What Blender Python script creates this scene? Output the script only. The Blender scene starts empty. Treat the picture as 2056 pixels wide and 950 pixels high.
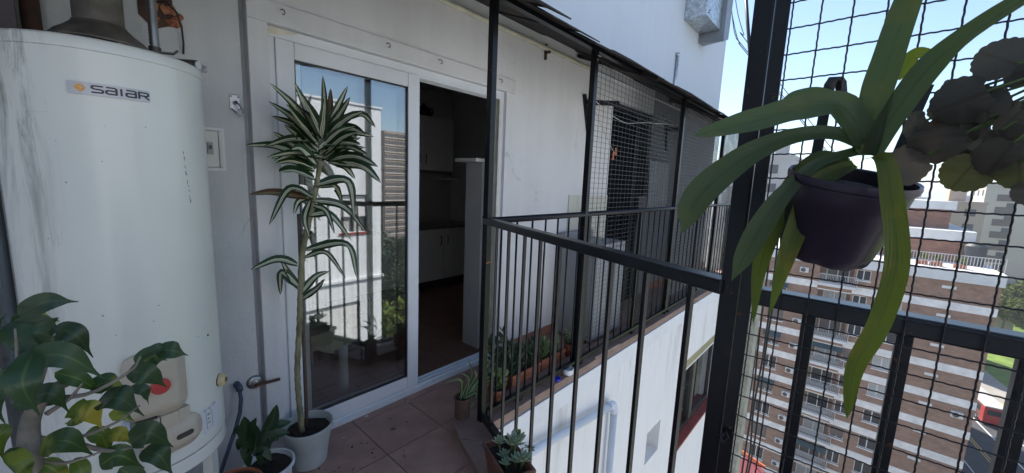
import bpy, math, random
from mathutils import Vector, Matrix
RAD = math.radians
random.seed(7)
scene = bpy.context.scene
COL = scene.collection

# ------------------------------------------------------------------ camera
EYE = Vector((0, 0, 1.42))
CX = Vector((0.66913464, -0.742065, 0.03997965))       # camera right, in the world
CY = -Vector((-0.0789884, -0.12451268, -0.98906897))   # camera up
CZ = -Vector((0.73893144, 0.65866238, -0.14193027))    # camera back
cam = bpy.data.cameras.new('camera')
cam.sensor_width = 36.0
cam.lens = 779.92 / 2056 * 36
cam.clip_start = 0.02
cam.clip_end = 9000
cam_ob = bpy.data.objects.new('camera', cam)
COL.objects.link(cam_ob)
M = Matrix.Identity(4)
for i in range(3):
    M[i][0], M[i][1], M[i][2], M[i][3] = CX[i], CY[i], CZ[i], EYE[i]
cam_ob.matrix_world = M
scene.camera = cam_ob

# ------------------------------------------------------------------ sky and sun
SUN_AZ, SUN_EL = 52.0, 48.0      # degrees from +X towards +Y, and above the horizon
world = bpy.data.worlds.new('World')
scene.world = world
world.use_nodes = True
wn = world.node_tree
bg = wn.nodes['Background']
sky = wn.nodes.new('ShaderNodeTexSky')
sky.sky_type = 'NISHITA'
sky.sun_disc = False
sky.sun_elevation = RAD(SUN_EL)
sky.sun_rotation = RAD(90 - SUN_AZ)
sky.air_density = 1.0
sky.dust_density = 0.35
sky.ozone_density = 2.2
wn.links.new(sky.outputs[0], bg.inputs[0])
bg.inputs[1].default_value = 0.112
sun = bpy.data.lights.new('sun', 'SUN')
sun.energy = 5.0
sun.angle = RAD(0.53)
sun.color = (1.0, 0.955, 0.88)
sun_ob = bpy.data.objects.new('sun', sun)
COL.objects.link(sun_ob)
sd = Vector((math.cos(RAD(SUN_EL)) * math.cos(RAD(SUN_AZ)), math.cos(RAD(SUN_EL)) * math.sin(RAD(SUN_AZ)), math.sin(RAD(SUN_EL))))
sun_ob.rotation_euler = sd.to_track_quat('Z', 'Y').to_euler()
sun_ob.location = sd * 60
scene.view_settings.view_transform = 'Standard'
scene.view_settings.look = 'None'
scene.view_settings.gamma = 1.0
scene.view_settings.use_curve_mapping = False
scene.view_settings.exposure = 1.05
scene.render.engine = 'CYCLES'
scene.cycles.use_denoising = True
scene.cycles.max_bounces = 10
scene.cycles.transparent_max_bounces = 16
scene.cycles.sample_clamp_indirect = 6.0
scene.cycles.caustics_reflective = False
scene.cycles.caustics_refractive = False

# ------------------------------------------------------------------ helpers
def at(x, y, axis, val):
    """world point on the plane coord[axis] == val seen at photo position x, y"""
    d = CX * ((x - 1028) / 779.92) - CY * ((y - 475) / 779.92) - CZ
    return EYE + d * ((val - EYE[axis]) / d[axis])

def pix(p):
    q = Vector(p) - EYE; d = -q.dot(CZ)
    return Vector((q.dot(CX) / d * 779.92 + 1028, -q.dot(CY) / d * 779.92 + 475))

def real_width(P, hint, w):
    """how many metres across a blade along P has to be to measure w photo pixels"""
    k = len(P) // 2; p = Vector(P[k])
    t = (Vector(P[min(k + 1, len(P) - 1)]) - Vector(P[k - 1])).normalized()
    s = t.cross(Vector(hint)).normalized()
    n = (pix(p + t * .005) - pix(p - t * .005)).normalized()
    e = pix(p + s * .005) - pix(p - s * .005)
    return w * .01 / max(abs(e.x * n.y - e.y * n.x), .45 * e.length)

class MB:
    def __init__(s):
        s.v, s.f, s.uv = [], [], []
    def add(s, vs, fs, uvs=None):
        n = len(s.v)
        s.v += [tuple(p) for p in vs]
        s.f += [tuple(i + n for i in q) for q in fs]
        if uvs is not None:
            s.uv += uvs
        return s
    def box(s, x0, x1, y0, y1, z0, z1):
        x0, x1 = min(x0, x1), max(x0, x1); y0, y1 = min(y0, y1), max(y0, y1); z0, z1 = min(z0, z1), max(z0, z1)
        return s.add([(x0, y0, z0), (x1, y0, z0), (x1, y1, z0), (x0, y1, z0), (x0, y0, z1), (x1, y0, z1), (x1, y1, z1), (x0, y1, z1)],
                     [(0, 3, 2, 1), (4, 5, 6, 7), (0, 1, 5, 4), (1, 2, 6, 5), (2, 3, 7, 6), (3, 0, 4, 7)])
    def bar(s, a, b, w, h, up=(0, 0, 1)):
        """rectangular bar from a to b, w across, h along up"""
        a, b = Vector(a), Vector(b)
        t = (b - a).normalized()
        side = t.cross(Vector(up))
        if side.length < 1e-5: side = t.cross(Vector((1, 0, 0)))
        side.normalize(); u = side.cross(t).normalized()
        q = [(-1, -1), (1, -1), (1, 1), (-1, 1)]
        vs = [p + side * (i * w / 2) + u * (j * h / 2) for p in (a, b) for i, j in q]
        return s.add(vs, [(0, 1, 2, 3)[::-1], (4, 5, 6, 7), (0, 1, 5, 4), (1, 2, 6, 5), (2, 3, 7, 6), (3, 0, 4, 7)])
    def tube(s, pts, r, seg=10, caps=True):
        pts = [Vector(p) for p in pts]
        rs = r if isinstance(r, (list, tuple)) else [r] * len(pts)
        n0 = len(s.v)
        T = []
        for i in range(len(pts)):
            a = pts[max(i - 1, 0)]; b = pts[min(i + 1, len(pts) - 1)]
            T.append((b - a).normalized())
        nrm = T[0].orthogonal().normalized()
        for i, p in enumerate(pts):
            nrm = (nrm - T[i] * nrm.dot(T[i])).normalized()
            bi = T[i].cross(nrm)
            for k in range(seg):
                a = 2 * math.pi * k / seg
                s.v.append(tuple(p + (nrm * math.cos(a) + bi * math.sin(a)) * rs[i]))
        for i in range(len(pts) - 1):
            for k in range(seg):
                a, b = n0 + i * seg + k, n0 + i * seg + (k + 1) % seg
                s.f.append((a, b, b + seg, a + seg))
        if caps:
            s.f.append(tuple(n0 + k for k in range(seg))[::-1])
            s.f.append(tuple(n0 + (len(pts) - 1) * seg + k for k in range(seg)))
        return s
    def lathe(s, prof, c=(0, 0, 0), seg=32, a0=0, a1=360, wob=None):
        """profile [(r, z)...] turned about the vertical through c"""
        full = abs(a1 - a0 - 360) < 1e-6
        n0 = len(s.v); m = seg if full else seg + 1
        for r, z in prof:
            for k in range(m):
                a = RAD(a0 + (a1 - a0) * k / seg)
                rr = r + (wob(a, z) if wob else 0)
                s.v.append((c[0] + rr * math.cos(a), c[1] + rr * math.sin(a), c[2] + z))
        for i in range(len(prof) - 1):
            for k in range(seg):
                k2 = (k + 1) % m
                s.f.append((n0 + i * m + k, n0 + i * m + k2, n0 + (i + 1) * m + k2, n0 + (i + 1) * m + k))
        return s
    def prism(s, poly, z0, z1):
        n = len(poly)
        a = sum(poly[i][0] * poly[(i + 1) % n][1] - poly[(i + 1) % n][0] * poly[i][1] for i in range(n))
        if a < 0: poly = poly[::-1]
        return s.add([(x, y, z0) for x, y in poly] + [(x, y, z1) for x, y in poly],
                     [tuple(range(n))[::-1], tuple(range(n, 2 * n))] + [(i, (i + 1) % n, n + (i + 1) % n, n + i) for i in range(n)])
    def mesh(s, name, mat, off=(0, 0, 0), smooth=False):
        me = bpy.data.meshes.new(name)
        o = Vector(off)
        me.from_pydata([tuple(Vector(p) - o) for p in s.v], [], s.f)
        if s.uv:
            uv = me.uv_layers.new(name='UVMap')
            for lp in me.loops:
                uv.data[lp.index].uv = s.uv[lp.vertex_index]
        if mat: me.materials.append(mat)
        if smooth:
            me.polygons.foreach_set('use_smooth', [True] * len(me.polygons))
        me.update()
        return me

def wloc(o):
    v = Vector((0, 0, 0))
    while o:
        v += o.location; o = o.parent
    return v

def tag(o, label=None, cat=None, group=None, kind=None):
    if label: o['label'] = label
    if cat: o['category'] = cat
    if group: o['group'] = group
    if kind: o['kind'] = kind
    return o

def link(name, me, parent=None, loc=(0, 0, 0)):
    o = bpy.data.objects.new(name, me)
    COL.objects.link(o)
    o.parent = parent
    o.location = loc
    return o

def thing(name, label, cat, loc=(0, 0, 0), group=None):
    return tag(link(name, None, None, loc), label, cat, group)

def part(name, mb, mat, parent=None, smooth=False, bevel=0.0, label=None, kind=None, autosmooth=None):
    """world-space shape -> one mesh object under parent"""
    o = link(name, mb.mesh(name, mat, wloc(parent) if parent else (0, 0, 0), smooth), parent)
    if bevel:
        b = o.modifiers.new('bevel', 'BEVEL'); b.width = bevel; b.segments = 2; b.limit_method = 'ANGLE'; b.angle_limit = RAD(40)
    if autosmooth:
        e = o.modifiers.new('split', 'EDGE_SPLIT'); e.split_angle = RAD(autosmooth)
    if label: o['label'] = label
    if kind: o['kind'] = kind
    return o

def solo(name, mb, mat, label, cat, group=None, smooth=False, bevel=0.0, base=None, autosmooth=None):
    """one-mesh thing with its origin at base"""
    if base is None:
        zs = min(p[2] for p in mb.v); n = len(mb.v)
        base = (sum(p[0] for p in mb.v) / n, sum(p[1] for p in mb.v) / n, zs)
    o = link(name, mb.mesh(name, mat, base, smooth), None, base)
    if bevel:
        b = o.modifiers.new('bevel', 'BEVEL'); b.width = bevel; b.segments = 2; b.limit_method = 'ANGLE'; b.angle_limit = RAD(40)
    if autosmooth:
        e = o.modifiers.new('split', 'EDGE_SPLIT'); e.split_angle = RAD(autosmooth)
    return tag(o, label, cat, group)

def struct(name, mb, mat, smooth=False, bevel=0):
    return part(name, mb, mat, None, smooth, bevel, kind='structure')

# ------------------------------------------------------------------ materials
def nodes(name):
    m = bpy.data.materials.new(name); m.use_nodes = True
    nt = m.node_tree
    return m, nt, nt.nodes['Principled BSDF']

def mat(name, col, rough=0.6, metal=0.0, var=0.0, vscale=4.0, bump=0.0, bscale=60.0, coat=0.0, col2=None, trans=0.0, spec=None, stretch=None, detail=6):
    m, nt, p = nodes(name)
    N, L = nt.nodes, nt.links
    p.inputs['Base Color'].default_value = (*col, 1)
    p.inputs['Roughness'].default_value = rough
    p.inputs['Metallic'].default_value = metal
    if spec is not None: p.inputs['Specular IOR Level'].default_value = spec
    if coat:
        p.inputs['Coat Weight'].default_value = coat; p.inputs['Coat Roughness'].default_value = 0.08
    tc = N.new('ShaderNodeTexCoord')
    src = tc.outputs['Object']
    if stretch:
        mp = N.new('ShaderNodeMapping'); mp.inputs['Scale'].default_value = stretch
        L.new(src, mp.inputs[0]); src = mp.outputs[0]
    if var or col2:
        n = N.new('ShaderNodeTexNoise'); n.inputs['Scale'].default_value = vscale; n.inputs['Detail'].default_value = detail; n.inputs['Roughness'].default_value = 0.62
        L.new(src, n.inputs[0])
        r = N.new('ShaderNodeValToRGB')
        r.color_ramp.elements[0].position = 0.33; r.color_ramp.elements[1].position = 0.67
        c2 = col2 or tuple(min(1, c * (1 + var)) for c in col)
        c1 = col if col2 else tuple(c * (1 - var) for c in col)
        r.color_ramp.elements[0].color = (*c1, 1); r.color_ramp.elements[1].color = (*c2, 1)
        L.new(n.outputs[0], r.inputs[0]); L.new(r.outputs[0], p.inputs['Base Color'])
        mr = N.new('ShaderNodeMapRange'); mr.inputs[3].default_value = max(0.02, rough - 0.08); mr.inputs[4].default_value = min(1, rough + 0.1)
        L.new(n.outputs[0], mr.inputs[0]); L.new(mr.outputs[0], p.inputs['Roughness'])
    if bump:
        b = N.new('ShaderNodeBump'); b.inputs['Strength'].default_value = bump; b.inputs['Distance'].default_value = 0.01
        n2 = N.new('ShaderNodeTexNoise'); n2.inputs['Scale'].default_value = bscale; n2.inputs['Detail'].default_value = 4
        L.new(src, n2.inputs[0]); L.new(n2.outputs[0], b.inputs['Height']); L.new(b.outputs[0], p.inputs['Normal'])
    if trans:
        tr = N.new('ShaderNodeBsdfTranslucent')
        mx = N.new('ShaderNodeMixShader'); mx.inputs[0].default_value = trans
        src_col = p.inputs['Base Color']
        if src_col.links: L.new(src_col.links[0].from_socket, tr.inputs[0])
        else: tr.inputs[0].default_value = (*col, 1)
        L.new(p.outputs[0], mx.inputs[1]); L.new(tr.outputs[0], mx.inputs[2])
        L.new(mx.outputs[0], N['Material Output'].inputs[0])
    return m

def plaster(name, col, dirt=(0.4, 0.38, 0.34), amount=0.3, bump=0.35, cracks=0.0, drip=None):
    """painted render: low mottling, trowel relief, rain streaks and hairline cracks"""
    m, nt, p = nodes(name); N, L = nt.nodes, nt.links
    p.inputs['Roughness'].default_value = 0.85
    tc = N.new('ShaderNodeTexCoord')
    n1 = N.new('ShaderNodeTexNoise'); n1.inputs['Scale'].default_value = 1.7; n1.inputs['Detail'].default_value = 8; n1.inputs['Roughness'].default_value = 0.65
    L.new(tc.outputs['Object'], n1.inputs[0])
    mp = N.new('ShaderNodeMapping'); mp.inputs['Scale'].default_value = (9, 9, 0.9); L.new(tc.outputs['Object'], mp.inputs[0])
    n2 = N.new('ShaderNodeTexNoise'); n2.inputs['Scale'].default_value = 1.0; n2.inputs['Detail'].default_value = 6; L.new(mp.outputs[0], n2.inputs[0])
    mul = N.new('ShaderNodeMath'); mul.operation = 'MULTIPLY'; L.new(n1.outputs[0], mul.inputs[0]); L.new(n2.outputs[0], mul.inputs[1])
    r = N.new('ShaderNodeMapRange'); r.inputs[1].default_value = 0.2; r.inputs[2].default_value = 0.42; r.inputs[3].default_value = 0; r.inputs[4].default_value = amount
    L.new(mul.outputs[0], r.inputs[0])
    mix = N.new('ShaderNodeMix'); mix.data_type = 'RGBA'; mix.inputs[6].default_value = (*col, 1); mix.inputs[7].default_value = (*dirt, 1)
    L.new(r.outputs[0], mix.inputs[0])
    out = mix.outputs[2]
    if cracks:
        vo = N.new('ShaderNodeTexVoronoi'); vo.feature = 'DISTANCE_TO_EDGE'; vo.inputs['Scale'].default_value = 1.3
        dn = N.new('ShaderNodeTexNoise'); dn.inputs['Scale'].default_value = 5; dn.inputs['Detail'].default_value = 5
        L.new(tc.outputs['Object'], dn.inputs[0])
        ad = N.new('ShaderNodeMixRGB'); ad.blend_type = 'ADD'; ad.inputs[0].default_value = 0.25
        L.new(tc.outputs['Object'], ad.inputs[1]); L.new(dn.outputs[1], ad.inputs[2]); L.new(ad.outputs[0], vo.inputs[0])
        cr = N.new('ShaderNodeMapRange'); cr.inputs[1].default_value = 0.0; cr.inputs[2].default_value = 0.006; cr.inputs[3].default_value = cracks; cr.inputs[4].default_value = 0
        L.new(vo.outputs[0], cr.inputs[0])
        gate = N.new('ShaderNodeMath'); gate.operation = 'MULTIPLY'
        g2 = N.new('ShaderNodeMapRange'); g2.inputs[1].default_value = 0.52; g2.inputs[2].default_value = 0.6; L.new(n1.outputs[0], g2.inputs[0])
        L.new(cr.outputs[0], gate.inputs[0]); L.new(g2.outputs[0], gate.inputs[1])
        mx2 = N.new('ShaderNodeMix'); mx2.data_type = 'RGBA'; mx2.inputs[7].default_value = (col[0] * .35, col[1] * .35, col[2] * .35, 1)
        L.new(gate.outputs[0], mx2.inputs[0]); L.new(out, mx2.inputs[6]); out = mx2.outputs[2]
    if drip is not None:
        # dirt runs that start at the ledge (drip = its height in object space) and thin out below it
        sz = N.new('ShaderNodeSeparateXYZ'); L.new(tc.outputs['Object'], sz.inputs[0])
        fall = N.new('ShaderNodeMapRange'); fall.inputs[1].default_value = drip; fall.inputs[2].default_value = drip - 1.0; fall.inputs[3].default_value = 1; fall.inputs[4].default_value = 0; L.new(sz.outputs[2], fall.inputs[0])
        m3 = N.new('ShaderNodeMapping'); m3.inputs['Scale'].default_value = (7, 7, .5); L.new(tc.outputs['Object'], m3.inputs[0])
        n5 = N.new('ShaderNodeTexNoise'); n5.inputs['Scale'].default_value = 1; n5.inputs['Detail'].default_value = 8; n5.inputs['Roughness'].default_value = .7; n5.inputs['Distortion'].default_value = .5; L.new(m3.outputs[0], n5.inputs[0])
        t5 = N.new('ShaderNodeMapRange'); t5.inputs[1].default_value = .52; t5.inputs[2].default_value = .68; t5.inputs[4].default_value = .65; L.new(n5.outputs[0], t5.inputs[0])
        f5 = N.new('ShaderNodeMath'); f5.operation = 'MULTIPLY'; L.new(fall.outputs[0], f5.inputs[0]); L.new(t5.outputs[0], f5.inputs[1])
        m5 = N.new('ShaderNodeMix'); m5.data_type = 'RGBA'; m5.inputs[7].default_value = (.36, .34, .30, 1); L.new(f5.outputs[0], m5.inputs[0]); L.new(out, m5.inputs[6]); out = m5.outputs[2]
    L.new(out, p.inputs['Base Color'])
    b = N.new('ShaderNodeBump'); b.inputs['Strength'].default_value = bump; b.inputs['Distance'].default_value = 0.012
    n3 = N.new('ShaderNodeTexNoise'); n3.inputs['Scale'].default_value = 14; n3.inputs['Detail'].default_value = 8; n3.inputs['Roughness'].default_value = 0.6
    L.new(tc.outputs['Object'], n3.inputs[0]); L.new(n3.outputs[0], b.inputs['Height']); L.new(b.outputs[0], p.inputs['Normal'])
    return m

def glass(name, tint=(0.7, 0.75, 0.74), refl=0.2, rough=0.0):
    m = bpy.data.materials.new(name); m.use_nodes = True
    nt = m.node_tree; N, L = nt.nodes, nt.links
    N.remove(N['Principled BSDF'])
    t = N.new('ShaderNodeBsdfTransparent'); t.inputs[0].default_value = (*tint, 1)
    g = N.new('ShaderNodeBsdfGlossy'); g.inputs['Roughness'].default_value = rough; g.inputs[0].default_value = (0.95, 0.97, 1, 1)
    fr = N.new('ShaderNodeFresnel'); fr.inputs[0].default_value = 1.5
    mr = N.new('ShaderNodeMapRange'); mr.inputs[1].default_value = 0.04; mr.inputs[2].default_value = 1; mr.inputs[3].default_value = refl; mr.inputs[4].default_value = 1
    L.new(fr.outputs[0], mr.inputs[0])
    mx = N.new('ShaderNodeMixShader'); L.new(mr.outputs[0], mx.inputs[0]); L.new(t.outputs[0], mx.inputs[1]); L.new(g.outputs[0], mx.inputs[2])
    L.new(mx.outputs[0], N['Material Output'].inputs[0])
    return m

def leafmat(name, edge, mid, lo=0.30, hi=0.42, trans=0.25, rough=0.42, stripe=True, blotch=None, veins=0.0):
    """leaf blade: colour runs across the blade (UV x: 0 left edge, 0.5 midrib, 1 right edge)"""
    m, nt, p = nodes(name); N, L = nt.nodes, nt.links
    p.inputs['Roughness'].default_value = rough
    uv = N.new('ShaderNodeUVMap'); sp = N.new('ShaderNodeSeparateXYZ'); L.new(uv.outputs[0], sp.inputs[0])
    tc = N.new('ShaderNodeTexCoord')
    n = N.new('ShaderNodeTexNoise'); n.inputs['Scale'].default_value = 18; n.inputs['Detail'].default_value = 4; L.new(tc.outputs['Object'], n.inputs[0])
    a = N.new('ShaderNodeMath'); a.operation = 'SUBTRACT'; a.inputs[1].default_value = 0.5; L.new(sp.outputs[0], a.inputs[0])
    ab = N.new('ShaderNodeMath'); ab.operation = 'ABSOLUTE'; L.new(a.outputs[0], ab.inputs[0])
    w = N.new('ShaderNodeMath'); w.operation = 'MULTIPLY_ADD'; w.inputs[1].default_value = 0.16; L.new(n.outputs[0], w.inputs[0]); L.new(ab.outputs[0], w.inputs[2])
    sub = N.new('ShaderNodeMath'); sub.operation = 'SUBTRACT'; sub.inputs[1].default_value = 0.08; L.new(w.outputs[0], sub.inputs[0])
    r = N.new('ShaderNodeValToRGB'); cr = r.color_ramp
    cr.elements[0].position = 0.0; cr.elements[0].color = (*mid, 1)
    if stripe:
        cr.elements[1].position = 0.5; cr.elements[1].color = (*edge, 1)
        e = cr.elements.new(lo * 0.5 + 0.02); e.color = (*mid, 1)
        e = cr.elements.new(hi * 0.5 + 0.02); e.color = (*edge, 1)
        e = cr.elements.new(0.05); e.color = (edge[0] * 1.3, edge[1] * 1.3, edge[2] * 1.3, 1)
        e = cr.elements.new(0.085); e.color = (*mid, 1)
    else:
        cr.elements[1].position = 0.06; cr.elements[1].color = (*edge, 1)
    L.new(sub.outputs[0], r.inputs[0])
    out = r.outputs[0]
    if blotch:
        n2 = N.new('ShaderNodeTexNoise'); n2.inputs['Scale'].default_value = 13; n2.inputs['Detail'].default_value = 3; L.new(tc.outputs['Object'], n2.inputs[0])
        th = N.new('ShaderNodeMapRange'); th.inputs[1].default_value = 0.55; th.inputs[2].default_value = 0.63; L.new(n2.outputs[0], th.inputs[0])
        mx = N.new('ShaderNodeMix'); mx.data_type = 'RGBA'; mx.inputs[7].default_value = (*blotch, 1)
        L.new(th.outputs[0], mx.inputs[0]); L.new(out, mx.inputs[6]); out = mx.outputs[2]
    hv = N.new('ShaderNodeHueSaturation'); oi = N.new('ShaderNodeObjectInfo')
    mv = N.new('ShaderNodeMapRange'); mv.inputs[3].default_value = 0.75; mv.inputs[4].default_value = 1.25; L.new(oi.outputs['Random'], mv.inputs[0]); L.new(mv.outputs[0], hv.inputs['Value'])
    L.new(out, hv.inputs['Color']); out = hv.outputs[0]
    L.new(out, p.inputs['Base Color'])
    if veins:
        wv = N.new('ShaderNodeTexWave'); wv.wave_type = 'BANDS'; wv.bands_direction = 'Y'; wv.inputs['Scale'].default_value = veins; wv.inputs['Distortion'].default_value = 2.5
        cmb = N.new('ShaderNodeCombineXYZ'); sk = N.new('ShaderNodeMath'); sk.operation = 'SUBTRACT'; L.new(sp.outputs[1], sk.inputs[0]); L.new(ab.outputs[0], sk.inputs[1])
        L.new(sk.outputs[0], cmb.inputs[1]); L.new(sp.outputs[0], cmb.inputs[0]); L.new(cmb.outputs[0], wv.inputs[0])
        b = N.new('ShaderNodeBump'); b.inputs['Strength'].default_value = 0.14; b.inputs['Distance'].default_value = 0.003; L.new(wv.outputs[1], b.inputs['Height']); L.new(b.outputs[0], p.inputs['Normal'])
    tr = N.new('ShaderNodeBsdfTranslucent'); hs = N.new('ShaderNodeHueSaturation'); hs.inputs['Value'].default_value = 1.6; hs.inputs['Saturation'].default_value = 1.15
    L.new(out, hs.inputs['Color']); L.new(hs.outputs[0], tr.inputs[0])
    mxs = N.new('ShaderNodeMixShader'); mxs.inputs[0].default_value = trans
    L.new(p.outputs[0], mxs.inputs[1]); L.new(tr.outputs[0], mxs.inputs[2]); L.new(mxs.outputs[0], N['Material Output'].inputs[0])
    return m

def brick_far(name, c1, c2, mortar):
    """brickwork too far away to tell the bricks apart"""
    m, nt, p = nodes(name); N, L = nt.nodes, nt.links
    p.inputs['Roughness'].default_value = 0.9
    tc = N.new('ShaderNodeTexCoord'); sp = N.new('ShaderNodeSeparateXYZ'); L.new(tc.outputs['Object'], sp.inputs[0])
    ad = N.new('ShaderNodeMath'); ad.operation = 'ADD'; L.new(sp.outputs[0], ad.inputs[0]); L.new(sp.outputs[1], ad.inputs[1])
    cb = N.new('ShaderNodeCombineXYZ'); L.new(ad.outputs[0], cb.inputs[0]); L.new(sp.outputs[2], cb.inputs[1])
    b = N.new('ShaderNodeTexBrick'); b.inputs['Color1'].default_value = (*c1, 1); b.inputs['Color2'].default_value = (*c2, 1); b.inputs['Mortar'].default_value = (*mortar, 1)
    b.inputs['Scale'].default_value = 1.0; b.inputs['Brick Width'].default_value = 0.27; b.inputs['Row Height'].default_value = 0.08; b.inputs['Mortar Size'].default_value = 0.009; b.inputs['Bias'].default_value = -0.2
    L.new(cb.outputs[0], b.inputs[0])
    n = N.new('ShaderNodeTexNoise'); n.inputs['Scale'].default_value = 0.9; n.inputs['Detail'].default_value = 8; n.inputs['Roughness'].default_value = 0.7
    mp = N.new('ShaderNodeMapping'); mp.inputs['Scale'].default_value = (1, 1, 2.5); L.new(tc.outputs['Object'], mp.inputs[0]); L.new(mp.outputs[0], n.inputs[0])
    hs = N.new('ShaderNodeHueSaturation'); mr = N.new('ShaderNodeMapRange'); mr.inputs[1].default_value = 0.3; mr.inputs[2].default_value = 0.7; mr.inputs[3].default_value = 0.7; mr.inputs[4].default_value = 1.25
    L.new(n.outputs[0], mr.inputs[0]); L.new(mr.outputs[0], hs.inputs['Value']); L.new(b.outputs[0], hs.inputs['Color']); L.new(hs.outputs[0], p.inputs['Base Color'])
    return m

def ironpaint(name, col, rough, spec, rust=(0.10, 0.045, 0.025), dust=(0.09, 0.095, 0.10)):
    """painted steel: small rust specks where the paint has chipped, a film of dust, brush relief"""
    m, nt, p = nodes(name); N, L = nt.nodes, nt.links
    p.inputs['Specular IOR Level'].default_value = spec
    tc = N.new('ShaderNodeTexCoord')
    n1 = N.new('ShaderNodeTexNoise'); n1.inputs['Scale'].default_value = 38; n1.inputs['Detail'].default_value = 5; n1.inputs['Roughness'].default_value = .65; L.new(tc.outputs['Object'], n1.inputs[0])
    n2 = N.new('ShaderNodeTexNoise'); n2.inputs['Scale'].default_value = 5; n2.inputs['Detail'].default_value = 6; L.new(tc.outputs['Object'], n2.inputs[0])
    a = N.new('ShaderNodeMapRange'); a.inputs[1].default_value = .645; a.inputs[2].default_value = .68; L.new(n1.outputs[0], a.inputs[0])
    b = N.new('ShaderNodeMapRange'); b.inputs[1].default_value = .4; b.inputs[2].default_value = .75; b.inputs[3].default_value = 0; b.inputs[4].default_value = .35; L.new(n2.outputs[0], b.inputs[0])
    m1 = N.new('ShaderNodeMix'); m1.data_type = 'RGBA'; m1.inputs[6].default_value = (*col, 1); m1.inputs[7].default_value = (*dust, 1); L.new(b.outputs[0], m1.inputs[0])
    m2 = N.new('ShaderNodeMix'); m2.data_type = 'RGBA'; m2.inputs[7].default_value = (*rust, 1); L.new(m1.outputs[2], m2.inputs[6]); L.new(a.outputs[0], m2.inputs[0])
    L.new(m2.outputs[2], p.inputs['Base Color'])
    r = N.new('ShaderNodeMapRange'); r.inputs[3].default_value = rough - .06; r.inputs[4].default_value = rough + .16; L.new(n2.outputs[0], r.inputs[0])
    r2 = N.new('ShaderNodeMath'); r2.operation = 'MAXIMUM'; r3 = N.new('ShaderNodeMath'); r3.operation = 'MULTIPLY'; r3.inputs[1].default_value = .8; L.new(a.outputs[0], r3.inputs[0])
    L.new(r.outputs[0], r2.inputs[0]); L.new(r3.outputs[0], r2.inputs[1]); L.new(r2.outputs[0], p.inputs['Roughness'])
    bp = N.new('ShaderNodeBump'); bp.inputs['Strength'].default_value = .12; bp.inputs['Distance'].default_value = .004; L.new(n1.outputs[0], bp.inputs['Height']); L.new(bp.outputs[0], p.inputs['Normal'])
    return m

MT = {}
MT['wall'] = plaster('grey_wall_paint', (0.785, 0.775, 0.775), (0.61, 0.60, 0.58), 0.40, 0.40, 0.45)
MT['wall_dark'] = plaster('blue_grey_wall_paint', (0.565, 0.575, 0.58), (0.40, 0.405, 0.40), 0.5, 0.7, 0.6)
MT['surround'] = plaster('pale_grey_surround', (0.735, 0.735, 0.74), (0.56, 0.55, 0.55), 0.45, 0.6, 0.4)
MT['white_wall'] = plaster('white_facade_paint', (0.74, 0.75, 0.765), (0.56, 0.55, 0.53), 0.24, 0.20, 0.12)
MT['facade'] = plaster('white_facade_with_drips', (0.775, 0.775, 0.775), (0.58, 0.57, 0.55), 0.26, 0.22, 0.2, drip=32.9)
MT['tile'] = mat('brown_floor_tile', (0.385, 0.235, 0.190), 0.55, var=0.19, vscale=7, bump=0.08, bscale=160, col2=None)
MT['ledge_tile'] = mat('tan_ledge_tile', (0.245, 0.165, 0.135), 0.6, var=0.18, vscale=9, bump=0.08, bscale=140)
MT['grout'] = mat('dark_grout', (0.045, 0.036, 0.034), 0.9, var=0.3, vscale=20)
MT['upper_wall'] = plaster('pale_blue_white_paint', (0.60, 0.645, 0.71), (0.50, 0.53, 0.57), 0.22, 0.18, 0.1)
MT['pvc'] = mat('white_pvc', (0.72, 0.74, 0.77), 0.32, var=0.04, vscale=3)
MT['pvc_old'] = mat('yellowed_pvc', (0.66, 0.62, 0.50), 0.5, var=0.2, vscale=8)
MT['gasket'] = mat('black_gasket', (0.015, 0.015, 0.016), 0.5)
MT['glass'] = glass('door_glass', (0.94, 0.96, 0.95), 0.18)
MT['glass_clear'] = glass('rear_door_glass', (0.95, 0.97, 0.96), 0.05)
MT['win_glass'] = glass('window_glass', (0.35, 0.4, 0.42), 0.25)
MT['black'] = ironpaint('black_gloss_paint', (0.0045, 0.005, 0.008), 0.27, 0.36, dust=(.014, .0145, .017))
MT['wire'] = mat('dark_wire', (0.012, 0.012, 0.016), 0.4, bump=0.3, bscale=200)
MT['rail_top'] = ironpaint('worn_rail_paint', (0.007, 0.008, 0.011), 0.27, 0.42, dust=(.022, .023, .027))
MT['cage_wire'] = mat('grey_cage_wire', (0.11, 0.112, 0.115), 0.45, 0.5)
MT['steel'] = mat('dull_steel', (0.38, 0.39, 0.40), 0.38, 1.0, var=0.15, vscale=9)
MT['galv'] = mat('galvanised_sheet', (0.55, 0.58, 0.60), 0.42, 0.9, var=0.3, vscale=26, detail=2)
MT['old_zinc'] = mat('weathered_zinc_flue', (0.15, 0.13, 0.11), 0.6, 0.5, var=0.45, vscale=10)
MT['iron'] = mat('rusty_iron', (0.05, 0.035, 0.03), 0.75, 0.3, var=0.5, vscale=14, col2=(0.13, 0.06, 0.035))
MT['brass'] = mat('old_brass_valve', (0.10, 0.095, 0.085), 0.5, 0.6, var=0.3, vscale=20)
MT['beige'] = mat('beige_plastic', (0.50, 0.435, 0.345), 0.5, var=0.08, vscale=6, bump=0.05, bscale=200)
MT['beige2'] = mat('cream_knob_plastic', (0.60, 0.49, 0.28), 0.45, var=0.1, vscale=12)
MT['red'] = mat('red_knob', (0.50, 0.055, 0.05), 0.4)
MT['dark_slot'] = mat('dark_slot', (0.05, 0.045, 0.04), 0.7)
MT['orange'] = mat('orange_emblem', (0.80, 0.36, 0.06), 0.4)
MT['badge'] = mat('silver_badge', (0.50, 0.50, 0.52), 0.4, 0.3, var=0.06, vscale=9)
MT['ink'] = mat('dark_lettering', (0.02, 0.023, 0.033), 0.4)
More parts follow.
